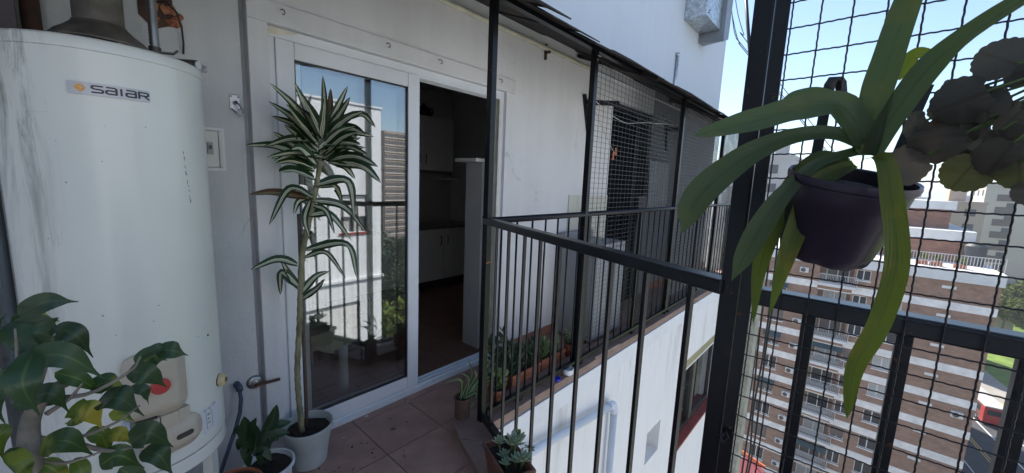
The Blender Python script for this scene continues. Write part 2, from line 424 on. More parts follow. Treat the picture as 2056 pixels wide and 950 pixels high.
MT['paper'] = mat('sticker_paper', (0.66, 0.68, 0.70), 0.6)
MT['grey_ink'] = mat('grey_print', (0.22, 0.23, 0.25), 0.7)
MT['soil'] = mat('potting_soil', (0.022, 0.016, 0.012), 0.95, var=0.5, vscale=40, bump=1.0, bscale=80)
MT['pot_white'] = mat('pale_grey_plastic_pot', (0.40, 0.43, 0.42), 0.55, var=0.14, vscale=5, bump=0.05, bscale=40)
MT['pot_white2'] = mat('white_plastic_pot', (0.58, 0.60, 0.62), 0.5, var=0.1, vscale=5)
MT['terra'] = mat('terracotta', (0.34, 0.115, 0.06), 0.75, var=0.25, vscale=14, bump=0.15, bscale=90)
MT['terra_dark'] = mat('dark_terracotta', (0.17, 0.075, 0.055), 0.8, var=0.3, vscale=10, bump=0.15, bscale=90)
MT['pot_brown'] = mat('brown_clay_pot', (0.115, 0.07, 0.055), 0.75, var=0.3, vscale=12, bump=0.15, bscale=70)
MT['pot_black'] = mat('black_nursery_pot', (0.018, 0.017, 0.018), 0.5)
MT['purple'] = mat('purple_plastic_pot', (0.026, 0.016, 0.036), 0.35, var=0.15, vscale=6, trans=0.10)
MT['cane'] = mat('dracaena_cane', (0.30, 0.285, 0.17), 0.8, var=0.4, vscale=22, col2=(0.11, 0.11, 0.055), bump=0.5, bscale=50, stretch=(1, 1, 0.5))
MT['stake'] = mat('wooden_stake', (0.115, 0.085, 0.07), 0.85, var=0.25, vscale=15, stretch=(1, 1, .1))
MT['bark'] = mat('pale_bark', (0.20, 0.18, 0.15), 0.9, var=0.35, vscale=18, bump=0.5, bscale=50)
MT['green_stem'] = mat('green_stem', (0.07, 0.11, 0.03), 0.6, var=0.2, vscale=20)
MT['blue'] = mat('blue_plastic', (0.02, 0.03, 0.50), 0.4)
MT['white_plastic'] = mat('white_ceramic', (0.72, 0.74, 0.78), 0.3)
MT['rope'] = mat('pale_cord', (0.55, 0.52, 0.46), 0.9)
MT['cloth'] = mat('cream_cloth', (0.52, 0.49, 0.38), 0.95, bump=0.15, bscale=200)
MT['cloth_grey'] = mat('hanging_grey_cloth', (0.45, 0.46, 0.48), 0.95, bump=0.15, bscale=120)
MT['black_cable'] = mat('black_cable', (0.010, 0.010, 0.012), 0.5)
MT['blue_cable'] = mat('slate_blue_hose', (0.05, 0.075, 0.12), 0.5)
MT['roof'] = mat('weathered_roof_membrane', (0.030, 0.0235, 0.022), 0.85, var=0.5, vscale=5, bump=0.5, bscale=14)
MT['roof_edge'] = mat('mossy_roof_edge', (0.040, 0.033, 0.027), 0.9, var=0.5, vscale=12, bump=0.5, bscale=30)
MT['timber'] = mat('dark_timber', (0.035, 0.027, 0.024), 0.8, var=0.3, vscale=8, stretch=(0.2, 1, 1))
MT['cabinet'] = mat('white_cabinet', (0.66, 0.64, 0.60), 0.45, var=0.05, vscale=3)
MT['counter'] = mat('grey_counter', (0.20, 0.19, 0.18), 0.35, var=0.3, vscale=30)
MT['room'] = mat('kitchen_wall', (0.66, 0.63, 0.58), 0.8, var=0.06, vscale=3)
MT['room_tile'] = mat('kitchen_wall_tile', (0.44, 0.40, 0.36), 0.35, var=0.06, vscale=5)
MT['room_floor'] = mat('kitchen_floor', (0.21, 0.11, 0.075), 0.4, var=0.2, vscale=6)
MT['iron_black'] = mat('black_kettle', (0.012, 0.012, 0.012), 0.35)
MT['dark_wood'] = mat('dark_stool_wood', (0.035, 0.025, 0.02), 0.5, var=0.3, vscale=10, stretch=(.2, 1, 1))
MT['alu'] = mat('dark_aluminium', (0.09, 0.085, 0.08), 0.4, 0.6)
MT['olive'] = mat('olive_shutter_box', (0.30, 0.27, 0.16), 0.5, var=0.15, vscale=4)
MT['red_sill'] = mat('red_tile_sill', (0.30, 0.065, 0.05), 0.6, var=0.2, vscale=12)
MT['orange_item'] = mat('orange_plastic', (0.75, 0.20, 0.06), 0.5)
MT['ceramic'] = mat('cream_wall_tile', (0.66, 0.64, 0.56), 0.3, var=0.05, vscale=4)
MT['appliance'] = mat('grey_appliance', (0.30, 0.31, 0.33), 0.45, var=0.05, vscale=3)

# ================================================================== OUR BUILDING
ZG = -33.0
HAZE = 0.0006
def holes_wall(mb, x0, x1, z0, z1, y0, y1, holes):
    xs = sorted({x0, x1, *[h[0] for h in holes], *[h[1] for h in holes]})
    zs = sorted({z0, z1, *[h[2] for h in holes], *[h[3] for h in holes]})
    for i in range(len(xs) - 1):
        for k in range(len(zs) - 1):
            cx, cz = (xs[i] + xs[i + 1]) / 2, (zs[k] + zs[k + 1]) / 2
            if not any(h[0] < cx < h[1] and h[2] < cz < h[3] for h in holes):
                mb.box(xs[i], xs[i + 1], y0, y1, zs[k], zs[k + 1])
    return mb

DX0, DX1, DZ = 0.62, 2.19, 2.07      # door opening
bld = thing('apartment_building', 'white rendered apartment building whose balcony wall with the sliding door fills the left half', 'building', (3, 2.06, ZG))
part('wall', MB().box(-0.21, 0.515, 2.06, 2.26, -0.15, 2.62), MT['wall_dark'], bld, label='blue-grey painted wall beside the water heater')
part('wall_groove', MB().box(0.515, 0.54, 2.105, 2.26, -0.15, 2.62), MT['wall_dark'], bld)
part('door_surround', MB().box(0.54, DX0, 2.048, 2.26, -0.05, DZ), MT['surround'], bld, bevel=0.004)
part('lintel_band', MB().box(0.54, 2.27, 2.046, 2.26, DZ, 2.166), MT['surround'], bld, bevel=0.005)
part('wall', MB().box(0.54, 2.27, 2.06, 2.26, 2.166, 2.62), MT['wall'], bld)
part('wall', MB().box(DX1, 2.27, 2.06, 2.26, -0.05, DZ), MT['wall'], bld)
NX0, NX1, NZ = 3.82, 4.85, 2.30      # neighbour's doorway
part('wall', holes_wall(MB(), 2.27, NX1, -0.05, 2.62, 2.06, 2.26, [(NX0, NX1, -0.06, NZ)]), MT['wall'], bld)
part('wall', MB().box(NX1, 7.57, 2.061, 2.26, -0.05, 2.62), plaster('dull_grey_wall', (0.27, 0.28, 0.30), (0.2, 0.2, 0.2), .4, .4), bld)
part('pilaster', MB().box(-0.9, -0.21, 1.97, 2.26, -0.15, 2.62), MT['white_wall'], bld)
part('upper_wall', MB().box(-6, 7.57, 2.058, 14, 2.62, 11), MT['upper_wall'], bld, label='tall plain white wall rising above the dark roof')
part('rear_block', MB().box(4.95, 7.565, 2.27, 14, ZG, 2.61), MT['white_wall'], bld)
part('rear_block', MB().box(-6, 4.94, 5.2, 13.9, ZG, 2.61), MT['white_wall'], bld)
part('rear_block', MB().box(-6, 0.1, 2.27, 5.19, -0.16, 2.61), MT['white_wall'], bld)
WX0, WX1, WZ0, WZ1 = 4.73, 6.62, -1.97, -0.76
part('facade_wall', holes_wall(MB(), -6, 7.57, -9, -0.155, 1.412, 1.60, [(WX0, WX1, WZ0, WZ1), (3.90, 4.28, -1.60, -1.22)]), MT['facade'], bld, label='white facade below the ledge')
part('facade_wall', MB().box(-6, 7.57, 1.413, 1.60, ZG, -9), MT['white_wall'], bld)
part('lower_block', MB().box(-6, 7.56, 1.61, 14, ZG, -0.17), MT['white_wall'], bld)
part('corner_pilaster', MB().box(7.58, 7.95, 1.10, 1.75, ZG, 1.1), mat('grey_olive_concrete', (0.33, 0.33, 0.27), 0.9, var=0.25, vscale=6, bump=0.6, bscale=30), bld)
# skirting along the narrow balcony: one tile after another
sk = MB().box(0, 0.334, 0, 0.012, 0, 0.085).mesh('skirting_tile', mat('skirting_tile', (0.36, 0.16, 0.11), 0.6, var=0.15, vscale=8))
for k in range(16):
    x = 2.275 + k * 0.342
    if NX0 - 0.3 < x < NX1: continue
    link('skirting_tile', sk, bld, Vector((x, 2.047, 0.002)) - bld.location)
# white wall tiles by the cage post
tl = MB().box(0, 0.144, 0, 0.010, 0, 0.144).mesh('wall_tile', MT['ceramic'])
for i in range(5):
    for k in range(8):
        link('wall_tile', tl, bld, Vector((3.085 + i * 0.147, 2.049, 0.13 + k * 0.1475)) - bld.location)
# hooks above the door
for k, x in enumerate((0.675, 1.197, 1.551, 2.086)):
    pts = [(x, 2.046, 2.137), (x, 2.030, 2.137), (x + .004, 2.018, 2.131), (x + .006, 2.014, 2.120), (x + .004, 2.020, 2.112), (x, 2.027, 2.116)]
    solo('screw_hook', MB().tube(pts, 0.0022, 8), MT['iron'],
         ['small rusty screw hook in the band above the door, nearest the water heater', 'small screw hook in the band above the fixed door pane, second from the heater',
          'small screw hook in the band above the open doorway, left of the black post', 'small screw hook in the band above the door, right of the black post'][k], 'hook', 'hooks over the sliding door')

# sliding door ------------------------------------------------------
door = link('sliding_door', None, bld, Vector((1.4, 2.1, 0)) - bld.location)
FY0, FY1 = 2.085, 2.16
part('frame', MB().box(DX0, DX1, FY0, FY1, 2.025, DZ).box(DX0, 0.655, FY0, FY1, 0.0, 2.025).box(2.155, DX1, FY0, FY1, 0.0, 2.025), MT['pvc'], door, bevel=0.003)
part('track', MB().box(DX0, DX1, 2.055, 2.16, -0.004, 0.022).box(0.655, 2.155, 2.075, 2.083, 0.022, 0.036).box(0.655, 2.155, 2.115, 2.122, 0.022, 0.036).box(0.655, 2.155, 2.150, 2.158, 0.022, 0.036), MT['pvc'], door)
part('head_track', MB().box(1.40, 2.155, 2.083, 2.089, 2.012, 2.026).box(1.40, 2.155, 2.118, 2.124, 2.012, 2.026).box(1.40, 2.155, 2.15, 2.156, 2.012, 2.026), MT['pvc'], door)
part('side_track', MB().box(2.140, 2.156, 2.083, 2.09, 0.036, 2.012).box(2.140, 2.156, 2.118, 2.125, 0.036, 2.012), MT['pvc_old'], door)
def sash(x0, x1, y0, y1, gl):
    s = link('door_sash', None, door, Vector(((x0 + x1) / 2, y0, 0.04)) - wloc(door))
    w = 0.078
    part('stile', MB().box(x0, x0 + w, y0, y1, 0.038, 2.022), MT['pvc'], s, bevel=0.004)
    part('stile', MB().box(x1 - w, x1, y0, y1, 0.038, 2.022), MT['pvc'], s, bevel=0.004)
    part('rail', MB().box(x0 + w + .001, x1 - w - .001, y0 + .001, y1, 0.038, 0.118), MT['pvc'], s, bevel=0.004)
    part('rail', MB().box(x0 + w + .001, x1 - w - .001, y0 + .001, y1, 1.945, 2.022), MT['pvc'], s, bevel=0.004)
    g = 0.006
    gm = MB()
    for a in ((x0 + w, x0 + w + g, 0.118, 1.945), (x1 - w - g, x1 - w, 0.118, 1.945), (x0 + w, x1 - w, 0.118, 0.118 + g), (x0 + w, x1 - w, 1.945 - g, 1.945)):
        gm.box(a[0], a[1], y0 + .008, y1 - .01, a[2], a[3])
    part('gasket', gm, MT['gasket'], s)
    part('pane', MB().box(x0 + w, x1 - w, (y0 + y1) / 2 - .003, (y0 + y1) / 2 + .003, 0.118, 1.945), MT[gl], s)
    return s
sash(0.655, 1.432, 2.072, 2.108, 'glass')
sash(0.70, 1.47, 2.124, 2.150, 'glass_clear')
part('paint_patch', MB().add([(0.622, 2.0835, 2.03), (0.70, 2.0835, 2.045), (0.76, 2.0835, 2.066), (0.622, 2.0835, 2.066)], [(0, 1, 2, 3)]), MT['pvc_old'], door)

# facade window -----------------------------------------------------
win = link('window', None, bld, Vector((5.6, 1.45, WZ0)) - bld.location)
part('shutter_box', MB().box(WX0 + .002, WX1 - .002, 1.43, 1.59, -0.90, WZ1 - .002), MT['olive'], win, bevel=0.004)
part('shutter_slat', MB().box(WX0 + .03, WX1 - .03, 1.475, 1.487, -1.00, -0.90), MT['pvc'], win)
fr = MB().box(WX0 + .002, WX0 + .05, 1.49, 1.55, WZ0 + .03, -0.90).box(WX1 - .05, WX1 - .002, 1.49, 1.55, WZ0 + .03, -0.90).box(WX0 + .05, WX1 - .05, 1.49, 1.55, WZ0 + .03, WZ0 + .09).box(WX0 + .05, WX1 - .05, 1.49, 1.55, -1.0, -0.90)
part('frame', fr, MT['alu'], win)
part('mullion', MB().box(5.60, 5.68, 1.475, 1.55, WZ0 + .09, -1.0), MT['alu'], win)
part('stile', MB().box(5.25, 5.30, 1.50, 1.54, WZ0 + .09, -1.0), MT['pvc'], win)
part('stile', MB().box(5.78, 5.81, 1.50, 1.54, WZ0 + .09, -1.0), MT['steel'], win)
part('pane', MB().box(WX0 + .05, 5.60, 1.515, 1.521, WZ0 + .09, -1.0), MT['win_glass'], win)
part('pane', MB().box(5.68, WX1 - .05, 1.515, 1.521, WZ0 + .09, -1.0), MT['win_glass'], win)
for k in range(9):
    x = WX0 + .003 + k * 0.2095
    part('sill_tile', MB().box(x, x + .206, 1.385, 1.488, WZ0 - .004, WZ0 + .028), MT['red_sill'], win)
part('blind', MB().box(WX0 + .05, WX1 - .05, 1.56, 1.575, WZ0 + .09, -1.0), mat('dim_room_behind_window', (0.05, 0.05, 0.055), 0.9, var=0.6, vscale=3), win)  # dark sheet behind the panes, the unlit room put into its colour

# ================================================================== BALCONY FLOOR
slab = MB().prism([(-0.9, 1.965), (-0.9, -1.7), (0.99, -1.7), (0.99, 0.13), (1.475, 1.40), (7.57, 1.40), (7.57, 2.055), (-0.2, 2.055), (-0.2, 1.965)], -0.155, -0.014)
struct('balcony_slab', slab, MT['white_wall'])
gr = MB().prism([(-0.88, 1.96), (-0.88, -1.68), (0.97, -1.68), (0.97, 0.15), (1.44, 1.42), (7.55, 1.42), (7.55, 2.05), (-0.2, 2.05), (-0.2, 1.96)], -0.0135, -0.004)
floor = struct('balcony_floor', gr, MT['grout'])
T = 0.342
def clip(poly, a, b):
    """keep the part of poly left of a->b"""
    out = []
    for i in range(len(poly)):
        p, q = poly[i], poly[(i + 1) % len(poly)]
        sp = (b[0] - a[0]) * (p[1] - a[1]) - (b[1] - a[1]) * (p[0] - a[0])
        sq = (b[0] - a[0]) * (q[1] - a[1]) - (b[1] - a[1]) * (q[0] - a[0])
        if sp >= 0: out.append(p)
        if sp * sq < 0:
            t = sp / (sp - sq); out.append((p[0] + (q[0] - p[0]) * t, p[1] + (q[1] - p[1]) * t))
    return out
tile_me = MB().box(0, T - .005, 0, T - .005, -0.006, 0.0).mesh('floor_tile', MT['tile'])
for i in range(-5, 20):
    for k in range(-9, 2):
        x, y = 0.9635 + i * T, 1.6545 + k * T
        if y > 2.05 or x < -0.88 or y < -1.6: continue
        if x > 7.2: continue
        if x > 1.55 and y < 1.3: continue
        if x > 0.99 and y < 0.7: continue
        full = y + T < 2.05 and x > -0.8 and (x + T < 0.97 or y > 1.43)
        dz = random.uniform(-0.0008, 0.0008)
        if full:
            link('floor_tile', tile_me, floor, (x, y, dz))
        else:
            poly = [(x, y), (x + T - .005, y), (x + T - .005, y + T - .005), (x, y + T - .005)]
            for a, b in (((9, 2.05), (-9, 2.05)), ((-0.88, 9), (-0.88, -9)), ((0.97, 0.15), (1.44, 1.42)), ((0.97, -9), (0.97, 0.15))):
                if x > 1.43 and a[0] == 0.97: continue
                if b == (0.97, 0.15) and y > -0.1: continue
                poly = clip(poly, a, b)
                if len(poly) < 3: break
            if x > 1.43 and len(poly) >= 3: poly = clip(poly, (0, 1.42), (9, 1.42))
            if len(poly) >= 3:
                part('floor_tile', MB().prism(poly, -0.006 + dz, 0.0 + dz), MT['tile'], floor)
# raised ledge that carries the railings
ZL = 0.06
def O(s): return (1.475 - .357 * s, 1.40 - .934 * s)
def I(s): return (1.298 - .3456 * s, 1.561 - .938 * s)
ledge = struct('balcony_ledge', MB().prism([(1.47, 1.405), (7.56, 1.405), (7.56, 1.575), (1.34, 1.575), (1.302, 1.54), (0.80, 0.16), (0.98, 0.14)], -0.003, ZL - 0.014), MT['ledge_tile'])
def ltile(poly):
    part('ledge_tile', MB().prism(poly, ZL - 0.013, ZL + random.uniform(-.001, .001)), MT['ledge_tile'], ledge, bevel=0.002)
g = 0.004
ltile([(1.66, 1.398), (1.66, 1.58), (1.40, 1.582), (1.345, 1.574), (1.308, 1.552), (1.290, 1.520), (1.283, 1.49), I(0.145), O(0.185), O(0)])
for k in range(4):
    a, b = 0.19 + k * 0.31, 0.19 + (k + 1) * 0.31 - g
    ltile([O(a), O(b), I(b - .04), I(a - .04)])
for k in range(18):
    x = 1.664 + k * T
    if x > 7.3: break
    ltile([(x, 1.398), (min(x + T - g, 7.56), 1.398), (min(x + T - g, 7.56), 1.58), (x, 1.58)])
for k in range(5):
    y = 0.13 - k * T
    ltile([(0.995, y), (0.995, y - T + g), (0.795, y - T + g), (0.795, y)])
# low parapet behind the viewer
part('unseen_courtyard_wall', MB().box(-9.5, -3.0, -7.6, 1.955, ZG, 4.5), MT['white_wall'], bld)  # added unseen wall, set back to temper skylight and what the posts reflect
solo('rear_parapet', MB().box(-0.9, 0.99, -1.83, -1.70, -0.155, 1.05), MT['white_wall'], 'low white parapet closing the balcony behind the viewer', 'parapet')

# ================================================================== RAILINGS
P0, P1 = Vector((1.44, 1.455, 0)), Vector((0.968, 0.222, 0))
DD = (P1 - P0).normalized(); DLEN = (P1 - P0).length
up = Vector((0, 0, 1))
dr = thing('balcony_railing', 'black steel railing running diagonally from the corner post to the mesh post', 'railing', (1.2, 0.83, ZL), 'black railings')
part('top_rail', MB().bar(P0 - DD * .012 + up * 1.204, P1 + DD * .022 + up * 1.204, 0.05, 0.034), MT['rail_top'], dr, bevel=0.005)
part('bottom_rail', MB().bar(P0 + DD * .020 + up * .098, P1 + up * .098, 0.036, 0.030), MT['black'], dr, bevel=0.003)
q = MB().box(-.0062, .0062, -.0062, .0062, 0.113, 1.187).mesh('baluster', MT['black'])
ang = math.atan2(DD.y, DD.x)
for k in range(9):
    p = P0 + DD * (0.112 + 0.142 * k)
    b = link('baluster', q, dr, p - dr.location); b.rotation_euler = (random.uniform(-.0025, .0025), random.uniform(-.0025, .0025), ang)
for s in (0.25, 1.10):
    part('foot', MB().bar(P0 + DD * s + up * .055, P0 + DD * s + up * .083, 0.02, 0.02, up=DD), MT['black'], dr)

cp = thing('corner_post', 'tall black steel post with rust screws standing at the railing corner', 'post', (1.44, 1.462, ZL))
part('shaft', MB().box(1.4225, 1.4575, 1.4445, 1.4795, ZL - .002, 2.34), MT['black'], cp, bevel=0.002)
part('collar', MB().box(1.4205, 1.4595, 1.4425, 1.4815, 1.219, 1.232), MT['black'], cp, bevel=0.002)
for z in (1.38, 1.98, 1.262):
    part('screw', MB().tube([(1.4325, 1.4455, z), (1.4325, 1.4425, z)], 0.004, 8), MT['iron'], cp)
part('wire_tie', MB().tube([(1.4215, 1.4435, .98), (1.4585, 1.4435, .985), (1.4585, 1.4805, .98)], 0.002, 6), MT['orange_item'], cp)

RY = 1.455
lr = thing('balcony_railing', 'long black railing with thin round bars running along the ledge past the cage', 'railing', (4.5, RY, ZL), 'black railings')
part('top_rail', MB().tube([(1.46, RY, 1.205), (7.45, RY, 1.205)], 0.0185, 12), MT['rail_top'], lr, smooth=True)
part('bottom_rail', MB().box(1.462, 7.45, RY - .02, RY + .012, 0.092, 0.116), MT['black'], lr, bevel=0.002)
bm = MB().tube([(0, 0, 0.11), (0, 0, 1.19)], 0.0062, 8).mesh('baluster', MT['black'], smooth=True)
for k in range(45):
    x = 1.543 + k * 0.1325
    if x > 7.42: break
    if min(abs(x - c) for c in (2.45, 4.16, 5.72)) < .03: continue
    b = link('baluster', bm, lr, Vector((x, RY, 0)) - lr.location); b.rotation_euler = (random.uniform(-.002, .002), random.uniform(-.003, .003), 0)
for x in (2.46, 3.35, 4.205, 5.0, 5.765, 6.6, 7.44):
    part('post', MB().box(x - .012, x + .012, RY - .012, RY + .012, 0.117, 1.19), MT['black'], lr)
for x in (1.75, 2.46, 3.35, 4.25, 5.1, 6.0, 6.9):
    part('foot', MB().box(x - .02, x + .02, RY - .02, RY + .012, ZL - .001, .091), MT['black'], lr)

# neighbour's wire cage ---------------------------------------------
cage = thing('wire_cage', 'dark welded wire cage with steel posts closing the far stretch of balcony', 'cage', (4.0, 1.46, ZL))
CXS = (2.40, 4.16, 5.72, 7.42)
for x in CXS:
    part('post', MB().box(x - .02, x + .02, 1.437, 1.477, ZL, 2.305), MT['black'], cage, bevel=0.002)
    for z in (1.33, 2.13):
        part('screw', MB().tube([(x + .005, 1.438, z), (x + .005, 1.4345, z)], 0.006, 8), MT['iron'], cage)
part('top_beam', MB().box(1.46, 7.45, 1.44, 1.475, 2.306, 2.335), MT['black'], cage)
wm = MB()
def wires(x0, x1, z0, z1, y, dx, dz, r):
    n = int((x1 - x0) / dx)
    for i in range(n + 1):
        x = x0 + (x1 - x0) * i / n
        o = random.uniform(-.002, .002)
        wm.tube([(x, y, z0), (x + o, y + random.uniform(-.004, .004), (z0 + z1) / 2), (x, y, z1)], r, 4, False)
    m = int((z1 - z0) / dz)
    for k in range(m + 1):
        z = z0 + (z1 - z0) * k / m
        wm.tube([(x0, y - r * 2, z), ((x0 + x1) / 2, y - r * 2 + .004, z + random.uniform(-.002, .002)), (x1, y - r * 2, z)], r, 4, False)
wires(2.425, 4.135, 0.13, 2.28, 1.486, 0.063, 0.0365, 0.0017)
wires(4.185, 5.695, 0.13, 2.28, 1.486, 0.063, 0.0365, 0.0013)
wires(5.745, 7.4, 0.13, 2.28, 1.486, 0.063, 0.0365, 0.0013)
part('wire_mesh', wm, MT['cage_wire'], cage, kind='stuff')
def netmat(name, col, alpha):
    m, nt, p = nodes(name); N, L = nt.nodes, nt.links
    p.inputs['Base Color'].default_value = (*col, 1); p.inputs['Roughness'].default_value = 0.9
    tr = N.new('ShaderNodeBsdfTransparent'); mx = N.new('ShaderNodeMixShader')
    tc = N.new('ShaderNodeTexCoord'); n = N.new('ShaderNodeTexNoise'); n.inputs['Scale'].default_value = 6; n.inputs['Detail'].default_value = 5
    L.new(tc.outputs['Object'], n.inputs[0])
    mr = N.new('ShaderNodeMapRange'); mr.inputs[1].default_value = .3; mr.inputs[2].default_value = .7; mr.inputs[3].default_value = alpha - .1; mr.inputs[4].default_value = alpha + .1
    L.new(n.outputs[0], mr.inputs[0]); L.new(mr.outputs[0], mx.inputs[0])
    L.new(tr.outputs[0], mx.inputs[1]); L.new(p.outputs[0], mx.inputs[2]); L.new(mx.outputs[0], N['Material Output'].inputs[0])
    return m
MT['net'] = netmat('grey_shade_net', (0.085, 0.087, 0.092), 0.74)
MT['net_thin'] = netmat('thin_grey_net', (0.07, 0.07, 0.075), 0.30)
def sheet(x0, x1, z0, z1, y, nx, nz, amp):
    m = MB(); n0 = 0
    for k in range(nz + 1):
        for i in range(nx + 1):
            x = x0 + (x1 - x0) * i / nx; z = z0 + (z1 - z0) * k / nz
            m.v.append((x, y + amp * math.sin(x * 9 + z * 3) * math.sin(z * 5 + 1), z))
    for k in range(nz):
        for i in range(nx):
            a = k * (nx + 1) + i
            m.f.append((a, a + 1, a + nx + 2, a + nx + 1))
    return m
solo('shade_net', sheet(4.19, 5.69, 0.2, 2.26, 1.50, 14, 16, .006), MT['net'], 'grey shade net stretched inside the second bay of the wire cage', 'net', 'shade nets', smooth=True)
solo('shade_net', sheet(5.75, 7.39, 0.2, 2.26, 1.50, 14, 16, .006), MT['net'], 'grey shade net in the farthest bay of the wire cage', 'net', 'shade nets', smooth=True)

# crimped mesh panel at the right -----------------------------------
mp_ = thing('mesh_panel', 'black crimped wire mesh panel on the right with a heavy post and handrail', 'mesh panel', (0.97, -0.35, ZL))
part('post', MB().box(0.950, 0.990, 0.178, 0.214, ZL - .002, 2.45), MT['black'], mp_, bevel=0.003)
part('post', MB().box(0.950, 0.990, -1.02, -0.984, ZL - .002, 2.45), MT['black'], mp_, bevel=0.003)
part('flange', MB().box(0.958, 0.963, 0.152, 0.177, 0.13, 2.45), MT['rail_top'], mp_)
part('handrail', MB().box(0.957, 1.003, -0.982, 0.150, 1.176, 1.212), MT['rail_top'], mp_, bevel=0.004)
part('bottom_rail', MB().box(0.960, 0.995, -0.982, 0.150, 0.10, 0.13), MT['black'], mp_, bevel=0.003)
for k in range(8):
    y = 0.0515 - k * 0.138
    part('baluster', MB().box(0.968, 0.990, y - .011, y + .011, 0.131, 1.1755), MT['black'], mp_)
MX, PV, PH = 0.9465, 0.0455, 0.0476
yv = [0.146 - PV * k for k in range(25)]
zh = [1.732 + 0.0476 * 12 - PH * k for k in range(46)]
def crimp_v(y):
    pts = []
    n = 45 * 12
    lean = random.uniform(-.002, .002)
    for i in range(n + 1):
        z = zh[0] - (zh[0] - zh[-1]) * i / n
        k = (zh[0] - z) / PH
        pts.append((MX + .0007 * math.cos(math.pi * (k + round((0.146 - y) / PV))), y + .0004 * math.sin(6 * math.pi * k + 1) + lean * (z - 1.3), z))
    return pts
def crimp_h(z, j):
    pts = []
    n = 24 * 12
    for i in range(n + 1):
        k = i / 12
        y = yv[0] + .007 - PV * k
        pts.append((MX - .0007 * math.cos(math.pi * (k + j)), y, z + .00045 * math.sin(6 * math.pi * k + .5)))
    return pts
for y in yv:
    part('wire', MB().tube(crimp_v(y), 0.00150, 6, False), MT['wire'], mp_, smooth=True)
for j, z in enumerate(zh):
    part('wire', MB().tube(crimp_h(z, j), 0.00145, 6, False), MT['wire'], mp_, smooth=True)
part('wire_tie', MB().tube([(0.944, 0.177, .865), (0.940, 0.168, .85), (0.946, 0.160, .862), (0.952, 0.168, .872), (0.945, 0.174, .86)], 0.004, 6), MT['black_cable'], mp_)

# ================================================================== ROOF OVER THE NARROW BALCONY
roof = thing('lean_to_roof', 'dark weathered sheet roof sloping out over the balcony under the white wall', 'roof', (3, 2.0, 2.2))
def rz(y): return 2.575 - (2.056 - y) * 0.40
xs = [-0.85, -0.1, 0.75, 1.62]
while xs[-1] < 7.3: xs.append(xs[-1] + random.uniform(0.42, 0.62))
for i in range(len(xs) - 1):
    x0, x1 = xs[i] - 0.05, xs[i + 1]
    yo = 1.24 + random.uniform(-.03, .02) if x0 > 1.5 else (1.12 if x0 > 0.6 else 0.95)
    lift = 0.007 * (i % 2) + random.uniform(0, .004)
    nx, ny = 8, 6
    m = MB()
    w = [random.uniform(-.012, .012) for _ in range(nx + 1)]
    tilt = random.uniform(-.018, .018)
    for lay in (0, 1):
        for a in range(nx + 1):
            for b in range(ny + 1):
                t = b / ny
                y = 2.056 + (yo + (w[a] if b == ny else 0) - 2.056) * t
                x = x0 + (x1 - x0) * a / nx
                z = rz(y) + lift + (0.008 if lay else 0) + t * t * (tilt * (a / nx - .5) + .25 * w[a]) - (0.03 * t ** 3 if b == ny else 0)
                m.v.append((x, y, z))
    n = (nx + 1) * (ny + 1)
    for a in range(nx):
        for b in range(ny):
            p = a * (ny + 1) + b
            m.f.append((p, p + 1, p + ny + 2, p + ny + 1)); m.f.append((n + p, n + p + ny + 1, n + p + ny + 2, n + p + 1))
    for a in range(nx):
        p = a * (ny + 1) + ny; m.f.append((p, n + p, n + p + ny + 1, p + ny + 1))
    for b in range(ny):
        p = b; m.f.append((p, n + p, n + p + 1, p + 1)[::-1])
        p = nx * (ny + 1) + b; m.f.append((p, n + p, n + p + 1, p + 1))
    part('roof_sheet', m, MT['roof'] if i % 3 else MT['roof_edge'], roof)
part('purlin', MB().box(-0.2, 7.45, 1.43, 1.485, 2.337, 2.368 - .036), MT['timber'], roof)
for x in (0.2, 3.1, 5.3):
    part('rafter', MB().bar((x, 2.05, rz(2.05) - .022), (x, 1.30, rz(1.30) - .022), 0.04, 0.032), MT['timber'], roof)

# pipe along the wall under the roof, with its clip
wp = thing('water_pipe', 'thin pale pipe clipped along the wall just under the dark roof', 'pipe', (1.5, 2.03, 2.48))
part('pipe', MB().tube([(-0.18, 2.028, 2.478), (3.30, 2.028, 2.478)], 0.0165, 12), MT['pvc_old'], wp, smooth=True)
part('pipe', MB().tube([(3.36, 2.030, 2.478), (7.3, 2.030, 2.478)], 0.012, 12), MT['pvc'], wp, smooth=True)
part('coupling', MB().tube([(3.28, 2.028, 2.478), (3.37, 2.028, 2.478)], 0.021, 12), MT['pvc_old'], wp, smooth=True)
for x in (2.62, 0.9):
    part('clip', MB().box(x - .008, x + .008, 2.005, 2.062, 2.445, 2.462).box(x - .006, x + .006, 2.04, 2.062, 2.40, 2.52), MT['iron'], wp)

